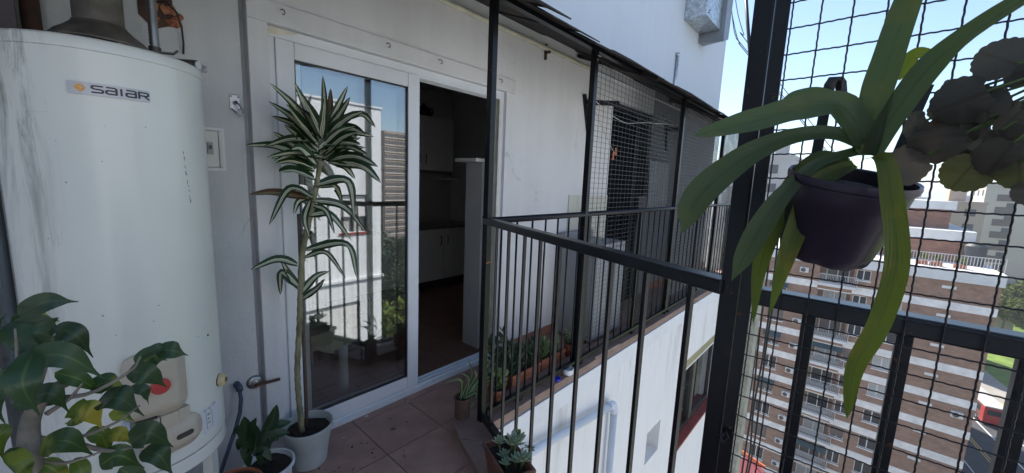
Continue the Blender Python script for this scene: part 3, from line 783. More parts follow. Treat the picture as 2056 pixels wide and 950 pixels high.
# ================================================================== WATER HEATER
BC = Vector((0.0904, 1.798, 0)); BR = 0.2316; BZ0, BZ1 = 0.45, 1.752
def cyl(a, z, r=BR): return (BC.x + r * math.cos(RAD(a)), BC.y + r * math.sin(RAD(a)), z)
def patch(a0, a1, z0, z1, th, rnd=0.0, r0=BR, na=16, nz=6, dome=0.0):
    """plate bent round the heater, corners rounded by rnd metres"""
    m = MB(); L = RAD(a1 - a0) * r0
    for lay in (0, 1):
        for i in range(na + 1):
            s = L * i / na; d = min(s, L - s)
            c = rnd - math.sqrt(max(0, rnd * rnd - (rnd - d) ** 2)) if rnd and d < rnd else 0
            for k in range(nz + 1):
                v = k / nz
                z = z0 + c + (z1 - z0 - 2 * c) * v
                edge = min(d, (z1 - z0) * min(v, 1 - v))
                t = th * lay - (max(0, dome - edge) * 0.6 if lay and dome else 0)
                m.v.append(cyl(a0 + (a1 - a0) * i / na, z, r0 + t + (-.002 if not lay else 0)))
    n = (na + 1) * (nz + 1); w = nz + 1
    for i in range(na):
        for k in range(nz):
            p = i * w + k
            m.f.append((p, p + 1, p + w + 1, p + w)); m.f.append((n + p, n + p + w, n + p + w + 1, n + p + 1))
    for i in range(na):
        for k in (0, nz):
            p = i * w + k; m.f.append((p, p + w, n + p + w, n + p))
    for k in range(nz):
        for i in (0, na):
            p = i * w + k; m.f.append((p, p + 1, n + p + 1, n + p))
    return m

def enamel():
    m, nt, p = nodes('heater_enamel'); N, L = nt.nodes, nt.links
    p.inputs['Roughness'].default_value = 0.30
    p.inputs['Coat Weight'].default_value = 0.35; p.inputs['Coat Roughness'].default_value = 0.12
    tc = N.new('ShaderNodeTexCoord'); sp = N.new('ShaderNodeSeparateXYZ'); L.new(tc.outputs['Object'], sp.inputs[0])
    at2 = N.new('ShaderNodeMath'); at2.operation = 'ARCTAN2'; L.new(sp.outputs[1], at2.inputs[0]); L.new(sp.outputs[0], at2.inputs[1])
    # drips run in a band of angles on the side away from the door
    mr = N.new('ShaderNodeMapRange'); mr.inputs[1].default_value = RAD(-119); mr.inputs[2].default_value = RAD(-136); L.new(at2.outputs[0], mr.inputs[0])
    mp = N.new('ShaderNodeMapping'); mp.inputs['Scale'].default_value = (13, 13, 2.0); L.new(tc.outputs['Object'], mp.inputs[0])
    n = N.new('ShaderNodeTexNoise'); n.inputs['Scale'].default_value = 1; n.inputs['Detail'].default_value = 10; n.inputs['Roughness'].default_value = .74; n.inputs['Distortion'].default_value = .7; L.new(mp.outputs[0], n.inputs[0])
    th = N.new('ShaderNodeMapRange'); th.inputs[1].default_value = 0.43; th.inputs[2].default_value = 0.60; L.new(n.outputs[0], th.inputs[0])
    hz = N.new('ShaderNodeMapRange'); hz.inputs[1].default_value = 0.75; hz.inputs[2].default_value = 1.25; hz.inputs[3].default_value = .45; hz.inputs[4].default_value = 1.0; L.new(sp.outputs[2], hz.inputs[0])
    m1 = N.new('ShaderNodeMath'); m1.operation = 'MULTIPLY'; L.new(mr.outputs[0], m1.inputs[0]); L.new(th.outputs[0], m1.inputs[1])
    m2 = N.new('ShaderNodeMath'); m2.operation = 'MULTIPLY'; L.new(m1.outputs[0], m2.inputs[0]); L.new(hz.outputs[0], m2.inputs[1])
    n4 = N.new('ShaderNodeTexNoise'); n4.inputs['Scale'].default_value = 3.0; n4.inputs['Detail'].default_value = 7; L.new(tc.outputs['Object'], n4.inputs[0])
    cr = N.new('ShaderNodeValToRGB'); cr.color_ramp.elements[0].position = .35; cr.color_ramp.elements[1].position = .7
    cr.color_ramp.elements[0].color = (.70, .71, .655, 1); cr.color_ramp.elements[1].color = (.755, .755, .69, 1); L.new(n4.outputs[0], cr.inputs[0])
    mix = N.new('ShaderNodeMix'); mix.data_type = 'RGBA'; mix.inputs[7].default_value = (.13, .145, .125, 1)
    L.new(cr.outputs[0], mix.inputs[6]); L.new(m2.outputs[0], mix.inputs[0]); L.new(mix.outputs[2], p.inputs['Base Color'])
    ro = N.new('ShaderNodeMapRange'); ro.inputs[3].default_value = .22; ro.inputs[4].default_value = .42; L.new(n4.outputs[0], ro.inputs[0]); L.new(ro.outputs[0], p.inputs['Roughness'])
    b = N.new('ShaderNodeBump'); b.inputs['Strength'].default_value = .12; b.inputs['Distance'].default_value = .01
    n5 = N.new('ShaderNodeTexNoise'); n5.inputs['Scale'].default_value = 5; L.new(tc.outputs['Object'], n5.inputs[0]); L.new(n5.outputs[0], b.inputs['Height']); L.new(b.outputs[0], p.inputs['Normal'])
    return m
MT['enamel'] = enamel()
wh = thing('water_heater', 'tall white cylindrical water heater with beige control panel, grimy on its left side', 'water heater', (BC.x, BC.y, BZ0))
part('body', MB().lathe([(0.2, BZ0 + .001), (BR - .006, BZ0 + .001), (BR, BZ0 + .008), (BR, BZ1 - .036), (BR - .003, BZ1 - .034)], BC, 72), MT['enamel'], wh, smooth=True, autosmooth=40)
part('lid', MB().lathe([(BR - .004, BZ1 - .036), (BR + .0015, BZ1 - .033), (BR + .0015, BZ1 - .010), (BR - .002, BZ1 - .003), (BR - .010, BZ1), (0.07, BZ1 + .004)], BC, 72), MT['enamel'], wh, smooth=True, autosmooth=50)
part('base_ring', MB().lathe([(BR - .015, BZ0 - .001), (BR - .002, BZ0 - .001), (BR + .001, BZ0 - .045), (BR - .01, BZ0 - .045)], BC, 64), MT['enamel'], wh, smooth=True, autosmooth=40)
for a in (-30, -150, 90):
    c = math.cos(RAD(a)); s = math.sin(RAD(a))
    part('leg', MB().bar((BC.x + .19 * c, BC.y + .19 * s, BZ0 - .045), (BC.x + .19 * c, BC.y + .19 * s, 0.0), 0.05, 0.03, up=(c, s, 0)), MT['enamel'], wh)
badge = part('badge', patch(-112.2, -72.2, 1.602, 1.634, .0035, .003, na=64), MT['badge'], wh)
# lettering: strokes in a unit box, bent round the drum
GL = {'S': [[(1, .93), (.22, .93), (.07, .84), (.07, .62), (.2, .53), (.82, .47), (.95, .38), (.95, .16), (.82, .07), (0, .07)]],
      'a': [[(.08, .93), (.78, .93), (.93, .84), (.93, .0)], [(.93, .52), (.22, .52), (.08, .43), (.08, .17), (.22, .07), (.93, .07)]],
      'I': [[(.5, 1), (.5, 0)]],
      'R': [[(.08, 0), (.08, .93), (.78, .93), (.93, .84), (.93, .58), (.78, .48), (.08, .48)], [(.52, .48), (.98, 0)]]}
def stroke(m, pts, w, place, lift):
    n = len(pts); L_, R_ = [], []
    for i, p in enumerate(pts):
        p = Vector(p); a = Vector(pts[i - 1]) if i else None; b = Vector(pts[i + 1]) if i < n - 1 else None
        d1 = (p - a).normalized() if a else (b - p).normalized(); d2 = (b - p).normalized() if b else d1
        nn = Vector((-(d1 + d2).y, (d1 + d2).x)).normalized()
        k = min(1.6, 1 / max(.4, nn.dot(Vector((-d1.y, d1.x)))))
        L_.append(p + nn * w / 2 * k); R_.append(p - nn * w / 2 * k)
    n0 = len(m.v)
    for i in range(n): m.v.append(place(L_[i], lift)); m.v.append(place(R_[i], lift))
    for i in range(n - 1):
        p = n0 + 2 * i; m.f.append((p, p + 1, p + 3, p + 2))
a = -101.0
for ch, wd in (('S', 5.6), ('a', 5.6), ('I', 2.2), ('a', 5.6), ('R', 5.8)):
    m = MB()
    def pl(p, lift, a=a, wd=wd): return cyl(a + p.x * wd, 1.6085 + p.y * .0195, BR + .0042 + lift)
    for j, st in enumerate(GL[ch]): stroke(m, [(x, y) for x, y in st], .21 if ch != 'I' else .5, pl, j * .0003)
    part('letter', m, MT['ink'], badge)
    a += wd + 0.85
em = MB()
ep = [(-.5, .1), (-.2, .42), (.25, .45), (.5, .05), (.42, -.15), (.05, -.5), (-.25, -.25)]
em.v = [cyl(-106.2 + x * 5.4, 1.618 + y * .022, BR + .0042) for x, y in ep]; em.f = [tuple(range(7))]
part('emblem', em, MT['orange'], badge)
st = MB()
stroke(st, [(-.3, .12), (.3, -.05)], .06, lambda p, l: cyl(-105.6 + p.x * 5.4, 1.619 + p.y * .022, BR + .0046), 0)
stroke(st, [(.08, .32), (-.05, -.28)], .06, lambda p, l: cyl(-105.6 + p.x * 5.4, 1.619 + p.y * .022, BR + .0049), 0)
part('star', st, MT['pvc_old'], badge)
# control panel
pan = part('control_panel', patch(-101.5, -66.5, 0.648, 0.858, .036, .035, dome=.03, nz=14, na=24), MT['beige'], wh, smooth=True, autosmooth=35)
part('lower_cover', patch(-96, -57, 0.505, 0.612, .030, .045, dome=.028, nz=12, na=24), MT['beige'], pan, smooth=True, autosmooth=35)
part('hinge_block', patch(-97, -84.5, 0.612, 0.648, .028, .0), MT['beige'], pan)
part('hinge_block', patch(-84.0, -74.5, 0.608, 0.648, .031, .0), MT['beige'], pan)
part('hinge_block', patch(-74.0, -67, 0.612, 0.648, .027, .0), MT['beige'], pan)
part('slot', patch(-96.5, -85.5, 0.6475, 0.6535, .030, .0), MT['dark_slot'], pan)
part('slot', patch(-77, -66, 0.548, 0.566, .0312, .009), MT['dark_slot'], pan)
def radial(a, z, r0, prof, seg=20, wob=None):
    """profile (radius, distance out) turned about the radial axis at angle a"""
    ax = Vector((math.cos(RAD(a)), math.sin(RAD(a)), 0)); sd_ = Vector((-ax.y, ax.x, 0)); c = Vector(cyl(a, z, r0))
    m = MB()
    for r, d in prof:
        for k in range(seg):
            t = 2 * math.pi * k / seg; rr = r * (1 + (wob(t) if wob else 0))
            m.v.append(tuple(c + ax * d + sd_ * (rr * math.cos(t)) + up * (rr * math.sin(t))))
    for i in range(len(prof) - 1):
        for k in range(seg):
            k2 = (k + 1) % seg
            m.f.append((i * seg + k, i * seg + k2, (i + 1) * seg + k2, (i + 1) * seg + k))
    m.f.append(tuple((len(prof) - 1) * seg + k for k in range(seg)))
    return m
part('knob', radial(-83, .752, BR + .030, [(.024, 0), (.024, .012), (.020, .016), (.001, .016)], 28), MT['red'], wh, smooth=True, autosmooth=40, label='red round control knob')
kn = part('thermostat_knob', radial(-28, .646, BR - .004, [(.021, .006), (.021, .020), (.017, .026), (.001, .026)], 48, lambda t: .09 * math.cos(8 * t)), MT['beige2'], wh, smooth=True, autosmooth=40, label='cream scalloped knob')
part('collar', radial(-28, .646, BR - .004, [(.023, 0), (.023, .006), (.001, .006)], 24), MT['pot_black'], kn)
part('cap', radial(-28, .646, BR + .0225, [(.008, 0), (.0075, .002), (.005, .002), (.0045, 0), (.001, 0)], 20), MT['brass'], kn)
stk = part('label_sticker', patch(-54, -31, 0.493, 0.590, .0008, .004), MT['paper'], wh)
lines = MB()
for (a0, a1, z0, z1) in ((-52, -45, .578, .582), (-52, -44, .572, .574), (-43, -38, .584, .587), (-43, -37, .578, .580), (-50, -43, .565, .5665), (-50, -43, .508, .5095), (-50, -49.4, .509, .565), (-43.6, -43, .509, .565), (-48.5, -45, .555, .561), (-48.5, -46.5, .54, .546), (-48.5, -45.5, .525, .53), (-53, -33, .500, .501), (-56, -55, .52, .523)):
    lines.v += [cyl(a0, z0, BR + .0012), cyl(a1, z0, BR + .0012), cyl(a1, z1, BR + .0012), cyl(a0, z1, BR + .0012)]
    n = len(lines.v); lines.f.append((n - 4, n - 3, n - 2, n - 1))
part('print', lines, MT['grey_ink'], stk)
random.seed(21)
for k in range(11):
    z = 1.475 - k * .0155 + random.uniform(-.004, .004); a = -52 + k * .35 + random.uniform(-.4, .4)
    h_ = random.uniform(.003, .017); w_ = random.uniform(.25, .8)
    pm = MB(); pm.v = [cyl(a - w_, z, BR + .0004), cyl(a + w_ * .3, z - h_ * .2, BR + .0004), cyl(a + w_, z - h_ * .6, BR + .0004), cyl(a + w_ * .2, z - h_, BR + .0004), cyl(a - w_ * .6, z - h_ * .8, BR + .0004)]; pm.f = [(0, 4, 3, 2, 1)]
    part('paint_chip', pm, MT['grey_ink'], wh)
def on_drum(x, y, r=BR + .0006):
    d = CX * ((x - 1028) / 779.92) - CY * ((y - 475) / 779.92) - CZ; f = EYE - BC
    A_ = d.x ** 2 + d.y ** 2; B_ = 2 * (d.x * f.x + d.y * f.y); C_ = f.x ** 2 + f.y ** 2 - r * r
    return EYE + d * ((-B_ - math.sqrt(max(0, B_ * B_ - 4 * A_ * C_))) / (2 * A_))
part('scratch', MB().tube([on_drum(x, y) for x, y in ((57, 222), (66, 270), (77, 330), (88, 390), (97, 440), (103, 478), (108, 493), (118, 492), (114, 470))], .00042, 5), MT['badge'], wh)
part('scratch', MB().tube([on_drum(x, y) for x, y in ((56, 223), (75, 225), (96, 224))], .0004, 5), MT['badge'], wh)
random.seed(52)
for k in range(14):
    x_, y_ = random.uniform(40, 440), random.uniform(240, 700); c_ = on_drum(x_, y_)
    a_ = math.degrees(math.atan2(c_.y - BC.y, c_.x - BC.x)); s_ = random.uniform(.0008, .0022)
    part('rust_speck', radial(a_, c_.z, BR + .0003, [(s_, 0), (s_ * .5, .0004)], 7), MT['iron'], wh)
part('screw', radial(-41, .842, BR, [(.004, 0), (.003, .002), (.001, .002)], 10), MT['iron'], wh)
part('drain_pipe', MB().tube([cyl(-101, .66, BR + .018), cyl(-101, .60, BR + .03), cyl(-101, .42, BR + .03)], 0.010, 10), MT['galv'], wh, smooth=True)
# flue hood and pipes on top
FX, FY = 0.085, 1.80
fl = thing('flue_hood', 'weathered zinc flue hood with round pipe standing on the water heater', 'flue', (FX, FY, BZ1))
part('hood', MB().lathe([(0.110, BZ1 + .026), (0.116, BZ1 + .028), (0.113, BZ1 + .034), (0.098, BZ1 + .052), (0.080, BZ1 + .066), (0.062, BZ1 + .084), (0.060, BZ1 + .090)], (FX, FY, 0), 40), MT['old_zinc'], fl, smooth=True)
part('pipe', MB().lathe([(0.054, BZ1 + .075), (0.0565, BZ1 + .092), (0.0565, 2.50)], (FX, FY, 0), 36), MT['old_zinc'], fl, smooth=True)
part('opening', MB().lathe([(0.075, BZ1 + .003), (0.075, BZ1 + .05)], (FX, FY, 0), 30), MT['pot_black'], fl, smooth=True)
for a in (-70, 50, 170):
    c, s = math.cos(RAD(a)), math.sin(RAD(a))
    part('leg', MB().bar((FX + .106 * c, FY + .106 * s, BZ1 - .001), (FX + .106 * c, FY + .106 * s, BZ1 + .036), 0.014, 0.003, up=(c, s, 0)), MT['pvc_old'], fl)
gp = thing('inlet_valve', 'corrugated steel pipe and dark valve joint on the heater top near the wall', 'valve', (0.21, 1.86, BZ1))
pr = [(0.0125, 1.815)]
z = 1.82
while z < 2.5:
    pr += [(0.0145, z + .003), (0.0120, z + .0075)]; z += .0105
part('pipe', MB().lathe(pr, (0.215, 1.86, 0), 14), MT['steel'], gp, smooth=True)
part('valve_body', MB().lathe([(0.005, BZ1 + .001), (0.021, BZ1 + .001), (0.021, 1.785), (0.024, 1.787), (0.024, 1.805), (0.017, 1.808), (0.017, 1.822), (0.004, 1.822)], (0.215, 1.86, 0), 18), MT['brass'], gp, smooth=True, autosmooth=40)
part('handle', MB().bar((0.185, 1.845, 1.800), (0.262, 1.835, 1.808), 0.016, 0.006).bar((0.258, 1.835, 1.806), (0.272, 1.832, 1.820), 0.014, 0.005), MT['brass'], gp, bevel=.001)
part('branch', MB().tube([(0.225, 1.855, 1.776), (0.30, 1.800, 1.776), (0.315, 1.789, 1.776)], [.015, .017, .017], 14), MT['brass'], gp, smooth=True, autosmooth=40)
part('cap', MB().tube([(0.3152, 1.7888, 1.776), (0.3195, 1.7857, 1.776)], 0.0135, 14), MT['white_plastic'], gp)
hole = thing('broken_plaster', 'broken hole in the wall showing orange brick above the heater', 'hole', (0.26, 2.05, 1.98))
random.seed(5)
for k in range(8):
    c = Vector((0.23 + random.uniform(0, .085), 2.052, 1.955 + random.uniform(0, .07)))
    m = MB(); pts = []
    for j in range(9):
        t = 2 * math.pi * j / 9; r = random.uniform(.010, .026)
        pts.append(c + Vector((r * math.cos(t), random.uniform(-.004, .006), r * math.sin(t))))
    m.v = [tuple(p) for p in pts] + [tuple(c + Vector((0, -.010, 0)))]
    m.f = [(j, (j + 1) % 9, 9) for j in range(9)]
    part('brick_fragment', m, MT['terra'] if k % 2 else mat('raw_orange_brick', (.45, .2, .1), .9, var=.3, vscale=30), hole)
part('cavity', MB().add([(0.20, 2.057, 1.97), (0.24, 2.057, 1.93), (0.30, 2.057, 1.96), (0.30, 2.057, 2.05), (0.25, 2.057, 2.09), (0.20, 2.057, 2.05)], [(0, 1, 2, 3, 4, 5)]), MT['iron'], hole)
part('cable', MB().tube([(0.245, 2.04, 2.02), (0.275, 2.02, 2.03), (0.305, 2.02, 2.00), (0.318, 2.03, 1.95), (0.322, 2.045, 1.90), (0.32, 2.05, 1.86)], 0.0035, 8), MT['black_cable'], hole, smooth=True)
solo('vent_pipe', MB().tube([(-0.055, 2.02, 0.4), (-0.055, 2.02, 2.5)], 0.022, 14), MT['iron'], 'dark vertical pipe against the wall behind the heater top', 'pipe', smooth=True)
solo('shade_panel', MB().box(-0.88, -0.082, 1.93, 1.968, 1.66, 2.60), mat('shade_toned_panel', (.075, .062, .066), .8, var=.35, vscale=4), 'dark panel added to stand in for shade on the wall at the upper left behind the heater', 'panel')  # added board, its dark colour stands in for shade on the wall
solo('gas_pipe', MB().tube([(-0.168, 1.925, 0.0), (-0.168, 1.925, 1.68), (-0.168, 1.955, 1.70)], 0.013, 12), mat('slate_pipe', (.07, .085, .10), .5), 'thin slate-coloured vertical pipe at the far left of the heater', 'pipe', smooth=True)

# fixtures on the wall ----------------------------------------------
solo('wall_hook', MB().box(.381, .389, 2.050, 2.062, 1.806, 1.835).tube([(.385, 2.052, 1.826), (.385, 2.034, 1.826), (.385, 2.026, 1.818), (.385, 2.028, 1.808), (.385, 2.036, 1.806)], .0028, 8), MT['wall_dark'], 'small painted hook on the wall right of the heater top', 'hook')
hb = thing('hanging_bracket', 'steel plate with a swivel hook loop screwed to the grey wall', 'bracket', (.482, 2.06, 1.66))
part('plate', MB().box(.463, .501, 2.056, 2.0605, 1.668, 1.738), MT['steel'], hb, bevel=.002)
part('boss', MB().tube([(.482, 2.056, 1.704), (.482, 2.036, 1.704)], .007, 12), MT['steel'], hb, smooth=True)
part('loop', MB().tube([(.482, 2.036, 1.706), (.494, 2.026, 1.690), (.503, 2.020, 1.664), (.500, 2.018, 1.650), (.490, 2.018, 1.646), (.478, 2.022, 1.656), (.466, 2.028, 1.672)], .0034, 8), MT['steel'], hb, smooth=True)
for dx in (-.013, .013):
    for dz in (-.026, .026):
        part('screw', MB().tube([(.482 + dx, 2.057, 1.703 + dz), (.482 + dx, 2.0535, 1.703 + dz)], .0032, 8), MT['iron'], hb)
bx = thing('breaker_box', 'small white circuit breaker box set in the wall behind the heater', 'breaker box', (.37, 2.06, 1.42))
part('frame', MB().box(.30, .436, 2.052, 2.061, 1.412, 1.424).box(.30, .436, 2.052, 2.061, 1.578, 1.590).box(.426, .436, 2.052, 2.061, 1.424, 1.578), MT['surround'], bx)
part('cover', MB().box(.30, .412, 2.040, 2.061, 1.426, 1.576), mat('aged_white_plastic', (.60, .58, .53), .45), bx, bevel=.003)
part('side_strip', MB().box(.4145, .425, 2.044, 2.061, 1.426, 1.576), mat('aged_white_strip', (.60, .58, .53), .45), bx, bevel=.002)
part('breaker', MB().box(.372, .392, 2.032, 2.041, 1.480, 1.528), mat('grey_breaker', (.30, .30, .28), .5), bx, bevel=.001)
part('toggle', MB().box(.378, .386, 2.024, 2.033, 1.50, 1.515), MT['iron_black'], bx)
fa = thing('wall_tap', 'chrome wall tap rosette with a brown lever beside the groove', 'tap', (.495, 2.06, .40))
mtap = MB()
for r, d in ((.034, 0), (.033, .006), (.026, .012), (.020, .014), (.018, .020), (.010, .022), (.010, .034), (.002, .034)):
    for k in range(28):
        t = 2 * math.pi * k / 28; mtap.v.append((.495 + r * math.cos(t), 2.0605 - d, .415 + r * math.sin(t)))
for i in range(7):
    for k in range(28):
        mtap.f.append((i * 28 + k, (i + 1) * 28 + k, (i + 1) * 28 + (k + 1) % 28, i * 28 + (k + 1) % 28))
part('rosette', mtap, MT['steel'], fa, smooth=True, autosmooth=40)
part('lever', MB().bar((.486, 2.024, .413), (.592, 2.010, .414), .014, .012), MT['iron'], fa, bevel=.003)
hz_ = thing('drain_hose', 'slate-blue hose curving down from a wall elbow beside the heater', 'hose', (.40, 2.0, 0))
part('elbow', MB().tube([(.425, 2.062, .432), (.425, 2.04, .432), (.428, 2.028, .425), (.428, 2.026, .41)], .014, 12), MT['blue_cable'], hz_, smooth=True)
part('hose', MB().tube([(.428, 2.026, .412), (.430, 2.022, .37), (.422, 2.018, .31), (.40, 2.01, .24), (.37, 2.0, .17), (.33, 1.98, .08), (.31, 1.97, .008)], .0085, 10), MT['blue_cable'], hz_, smooth=True)

# ================================================================== PLANTS
def catmull(P, n):
    P = [Vector(p) for p in P]
    if len(P) == 2: P = [P[0], (P[0] + P[1]) / 2, P[1]]
    Q = [2 * P[0] - P[1]] + P + [2 * P[-1] - P[-2]]
    out = []
    for i in range(n + 1):
        u = i / n * (len(P) - 1); k = min(int(u), len(P) - 2); t = u - k
        a, b, c, d = Q[k], Q[k + 1], Q[k + 2], Q[k + 3]
        out.append(.5 * ((2 * b) + (c - a) * t + (2 * a - 5 * b + 4 * c - d) * t * t + (3 * b - a - 3 * c + d) * t ** 3))
    return out
def prof_lance(t): return max(.03, math.sin(math.pi * min(1, (t * .93 + .07)) ** .8) ** .75) if t < .995 else .02
def prof_blade(t): return max(.02, (min(1, t / .3 + .22) ** .7) * (1 - t) ** .55 * 1.12)
def prof_paddle(t): return (.46 + .54 * max(0, math.sin(math.pi * min(1, max(0, (t - .12) / .86)) ** 2.1))) * (1 if t < .88 else max(.03, 1 - ((t - .88) / .12) ** 1.6))
def prof_strap(t): return (.75 + .25 * math.sin(math.pi * t)) * (1 if t < .72 else max(.04, math.sqrt(max(0, 1 - ((t - .72) / .28) ** 2))))
def prof_oval(t): return max(.02, math.sin(math.pi * t ** .85) ** .7)
def prof_drip(t): return max(.025, math.sin(math.pi * min(1, t / .86) ** .8) ** .75) if t < .84 else .13 * (1.02 - t) / .18 + .02
def blade(P, width, prof, hint, n=12, fold=.22, wave=0.0, waves=3, serr=0.0, ns=9, twist=0.0):
    pts = catmull(P, n)
    m = MB(); H = Vector(hint)
    for i, c in enumerate(pts):
        t = i / n
        T_ = (pts[min(i + 1, n)] - pts[max(i - 1, 0)]).normalized()
        S = T_.cross(H)
        if S.length < 1e-4: S = T_.orthogonal()
        S.normalize(); Nn = S.cross(T_).normalized()
        if twist:
            S = (S * math.cos(twist * t) + Nn * math.sin(twist * t)).normalized(); Nn = S.cross(T_).normalized()
        w = width * prof(t) / 2
        if serr: w *= 1 + serr * (abs(math.sin(t * math.pi * ns)) - .5)
        for u in (-1, -.5, 0, .5, 1):
            off = fold * w * (abs(u) ** 1.3) + wave * w * (u * u) * math.sin(waves * 2 * math.pi * t + (1.3 if u > 0 else 0))
            m.v.append(tuple(c + S * (u * w) + Nn * off)); m.uv.append((u * .5 + .5, t))
    for i in range(n):
        for k in range(4):
            a_ = i * 5 + k; m.f.append((a_, a_ + 1, a_ + 6, a_ + 5))
    return m
def pot(parent, c, r0, r1, h, mat_, rim=.008, lip=.018, fill=.03, soil=True, seg=36, name='pot'):
    """round pot, r0 at the foot, r1 at the mouth, base centre c"""
    m = MB().lathe([(0.001, .0), (r0 * .92, .0), (r0, .006), (r1 - rim - (r1 - r0) * lip / h, h - lip), (r1, h - lip + .002), (r1, h - .003), (r1 - .003, h), (r1 - rim, h - .002), (r1 - rim - .002, h - fill - .01), (r0 * .9, .012), (.001, .012)], c, seg)
    p = part(name, m, mat_, parent, smooth=True, autosmooth=35)
    if soil:
        random.seed(int(c[0] * 1000))
        s = MB(); rs = r1 - rim - .003 - (r1 - r0) * fill / h
        rings = 5; s.v.append((c[0], c[1], c[2] + h - fill + .006))
        for i in range(1, rings + 1):
            for k in range(24):
                t = 2 * math.pi * k / 24; s.v.append((c[0] + rs * i / rings * math.cos(t), c[1] + rs * i / rings * math.sin(t), c[2] + h - fill + random.uniform(-.004, .006)))
        s.f = [(0, 1 + k, 1 + (k + 1) % 24) for k in range(24)]
        for i in range(rings - 1):
            for k in range(24):
                a_ = 1 + i * 24; s.f.append((a_ + k, a_ + 24 + k, a_ + 24 + (k + 1) % 24, a_ + (k + 1) % 24))
        part('soil', s, MT['soil'], p, smooth=True)
    return p
TOCAM = lambda p: (EYE - Vector(p)).normalized()

# dracaena ----------------------------------------------------------
MT['drac'] = leafmat('striped_dracaena_leaf', (0.020, 0.046, 0.015), (0.68, 0.68, 0.50), .24, .31, trans=.12, rough=.38)
MT['drac_tip'] = leafmat('browning_dracaena_leaf', (0.10, 0.05, 0.03), (0.26, 0.24, 0.13), .20, .34, trans=.15)
DY = 1.885
drc = thing('potted_dracaena', 'tall striped-leaf dracaena on a bare cane with a stake in a pale grey pot', 'plant', (.665, DY, 0))
pot(drc, (.665, DY, 0), .082, .115, .205, MT['pot_white'], fill=.035)
sp_ = [at(x, y, 1, DY) for x, y in ((607, 872), (600, 800), (597, 740), (601, 660), (603, 600), (606, 520), (618, 455), (630, 400), (640, 345), (646, 300), (650, 275))]
sp_[0].z = .17
cn = catmull(sp_, 90)
part('cane', MB().tube(cn, [(.0125 if i < 55 else .0125 - (i - 55) * .00011) + .0016 * (1 if i % 3 == 0 else -.3) for i in range(91)], 12), MT['cane'], drc, smooth=True)
part('stake', MB().tube([(.668, 1.905, .15), at(600, 430, 1, 1.905)], .0085, 8), MT['stake'], drc, smooth=True)
DL = [((542, 167), (592, 215), (636, 278), 24), ((591, 166), (612, 215), (642, 282), 26), ((539, 204), (590, 240), (640, 292), 26), ((545, 233), (595, 255), (637, 300), 28), ((575, 210), (600, 245), (632, 284), 24),
      ((548, 265), (585, 290), (625, 318), 24), ((648, 152), (652, 200), (652, 255), 20), ((664, 178), (662, 215), (655, 255), 22), ((653, 192), (650, 235), (645, 280), 30), ((698, 173), (678, 215), (655, 260), 24),
      ((703, 195), (685, 225), (658, 262), 24), ((694, 208), (680, 235), (655, 266), 26), ((731, 223), (695, 240), (658, 272), 28), ((754, 256), (728, 231), (690, 238), 18), ((733, 270), (702, 260), (662, 266), 26),
      ((716, 277), (692, 268), (662, 276), 28), ((724, 291), (690, 288), (652, 290), 26), ((740, 312), (700, 296), (658, 298), 22), ((759, 335), (712, 315), (655, 322), 26), ((765, 367), (725, 335), (658, 326), 28),
      ((713, 359), (692, 336), (662, 326), 20), ((492, 292), (560, 296), (632, 326), 26), ((545, 318), (582, 315), (628, 337), 26), ((553, 328), (590, 325), (632, 342), 22), ((676, 285), (660, 300), (641, 322), 26),
      ((570, 250), (600, 275), (634, 308), 24), ((500, 391), (550, 388), (622, 398), 22), ((540, 452), (582, 380), (630, 398), 24), ((712, 440), (698, 365), (632, 372), 24), ((688, 408), (672, 375), (634, 377), 20),
      ((735, 466), (690, 415), (626, 402), 22), ((705, 482), (662, 432), (620, 432), 22), ((622, 478), (612, 440), (622, 405), 20), ((718, 562), (696, 492), (614, 502), 18), ((695, 560), (655, 508), (612, 517), 16),
      ((503, 542), (556, 522), (597, 532), 24), ((563, 592), (566, 548), (600, 575), 22), ((661, 545), (634, 556), (604, 590), 20), ((652, 560), (636, 580), (605, 602), 18), ((563, 520), (580, 550), (600, 580), 22),
      ((585, 300), (605, 300), (634, 330), 24), ((605, 190), (625, 230), (646, 275), 24), ((715, 250), (690, 262), (655, 280), 24), ((560, 345), (590, 345), (632, 360), 22), ((672, 470), (655, 425), (628, 412), 18), ((590, 430), (600, 405), (626, 395), 20)]
random.seed(11)
for _ in range(16):
    t_ = random.uniform(0, math.pi); r_ = random.uniform(70, 115)
    b_ = (645 + random.uniform(-8, 8), random.uniform(270, 335)); e_ = (b_[0] + r_ * math.cos(t_), b_[1] - r_ * math.sin(t_) * .75 + random.uniform(-10, 25))
    DL.append((e_, ((b_[0] + e_[0]) / 2, (b_[1] + e_[1]) / 2 - 9), b_, random.uniform(20, 26)))
for i, (tip, mid, base, w) in enumerate(DL):
    dy = random.uniform(-.13, .10)
    if tip[0] > 700: dy = random.uniform(-.16, -.02)
    if tip[0] < 570: dy = random.uniform(-.10, .06)
    if i == 8: dy = -.10
    P = [at(*base, 1, DY - .006), at(*mid, 1, DY + dy * .55), at(*tip, 1, DY + dy)]
    hint = (TOCAM(P[1]) * .8 + up * random.uniform(.3, .9) + Vector((random.uniform(-.4, .4), 0, 0)))
    part('leaf', blade(P, real_width(P, hint, w) * .84, prof_blade, hint, 12, .30, .05, 2), MT['drac_tip'] if i in (26, 7) else MT['drac'], drc, smooth=True, label='leaf with a browned tip' if i in (26, 7) else None)

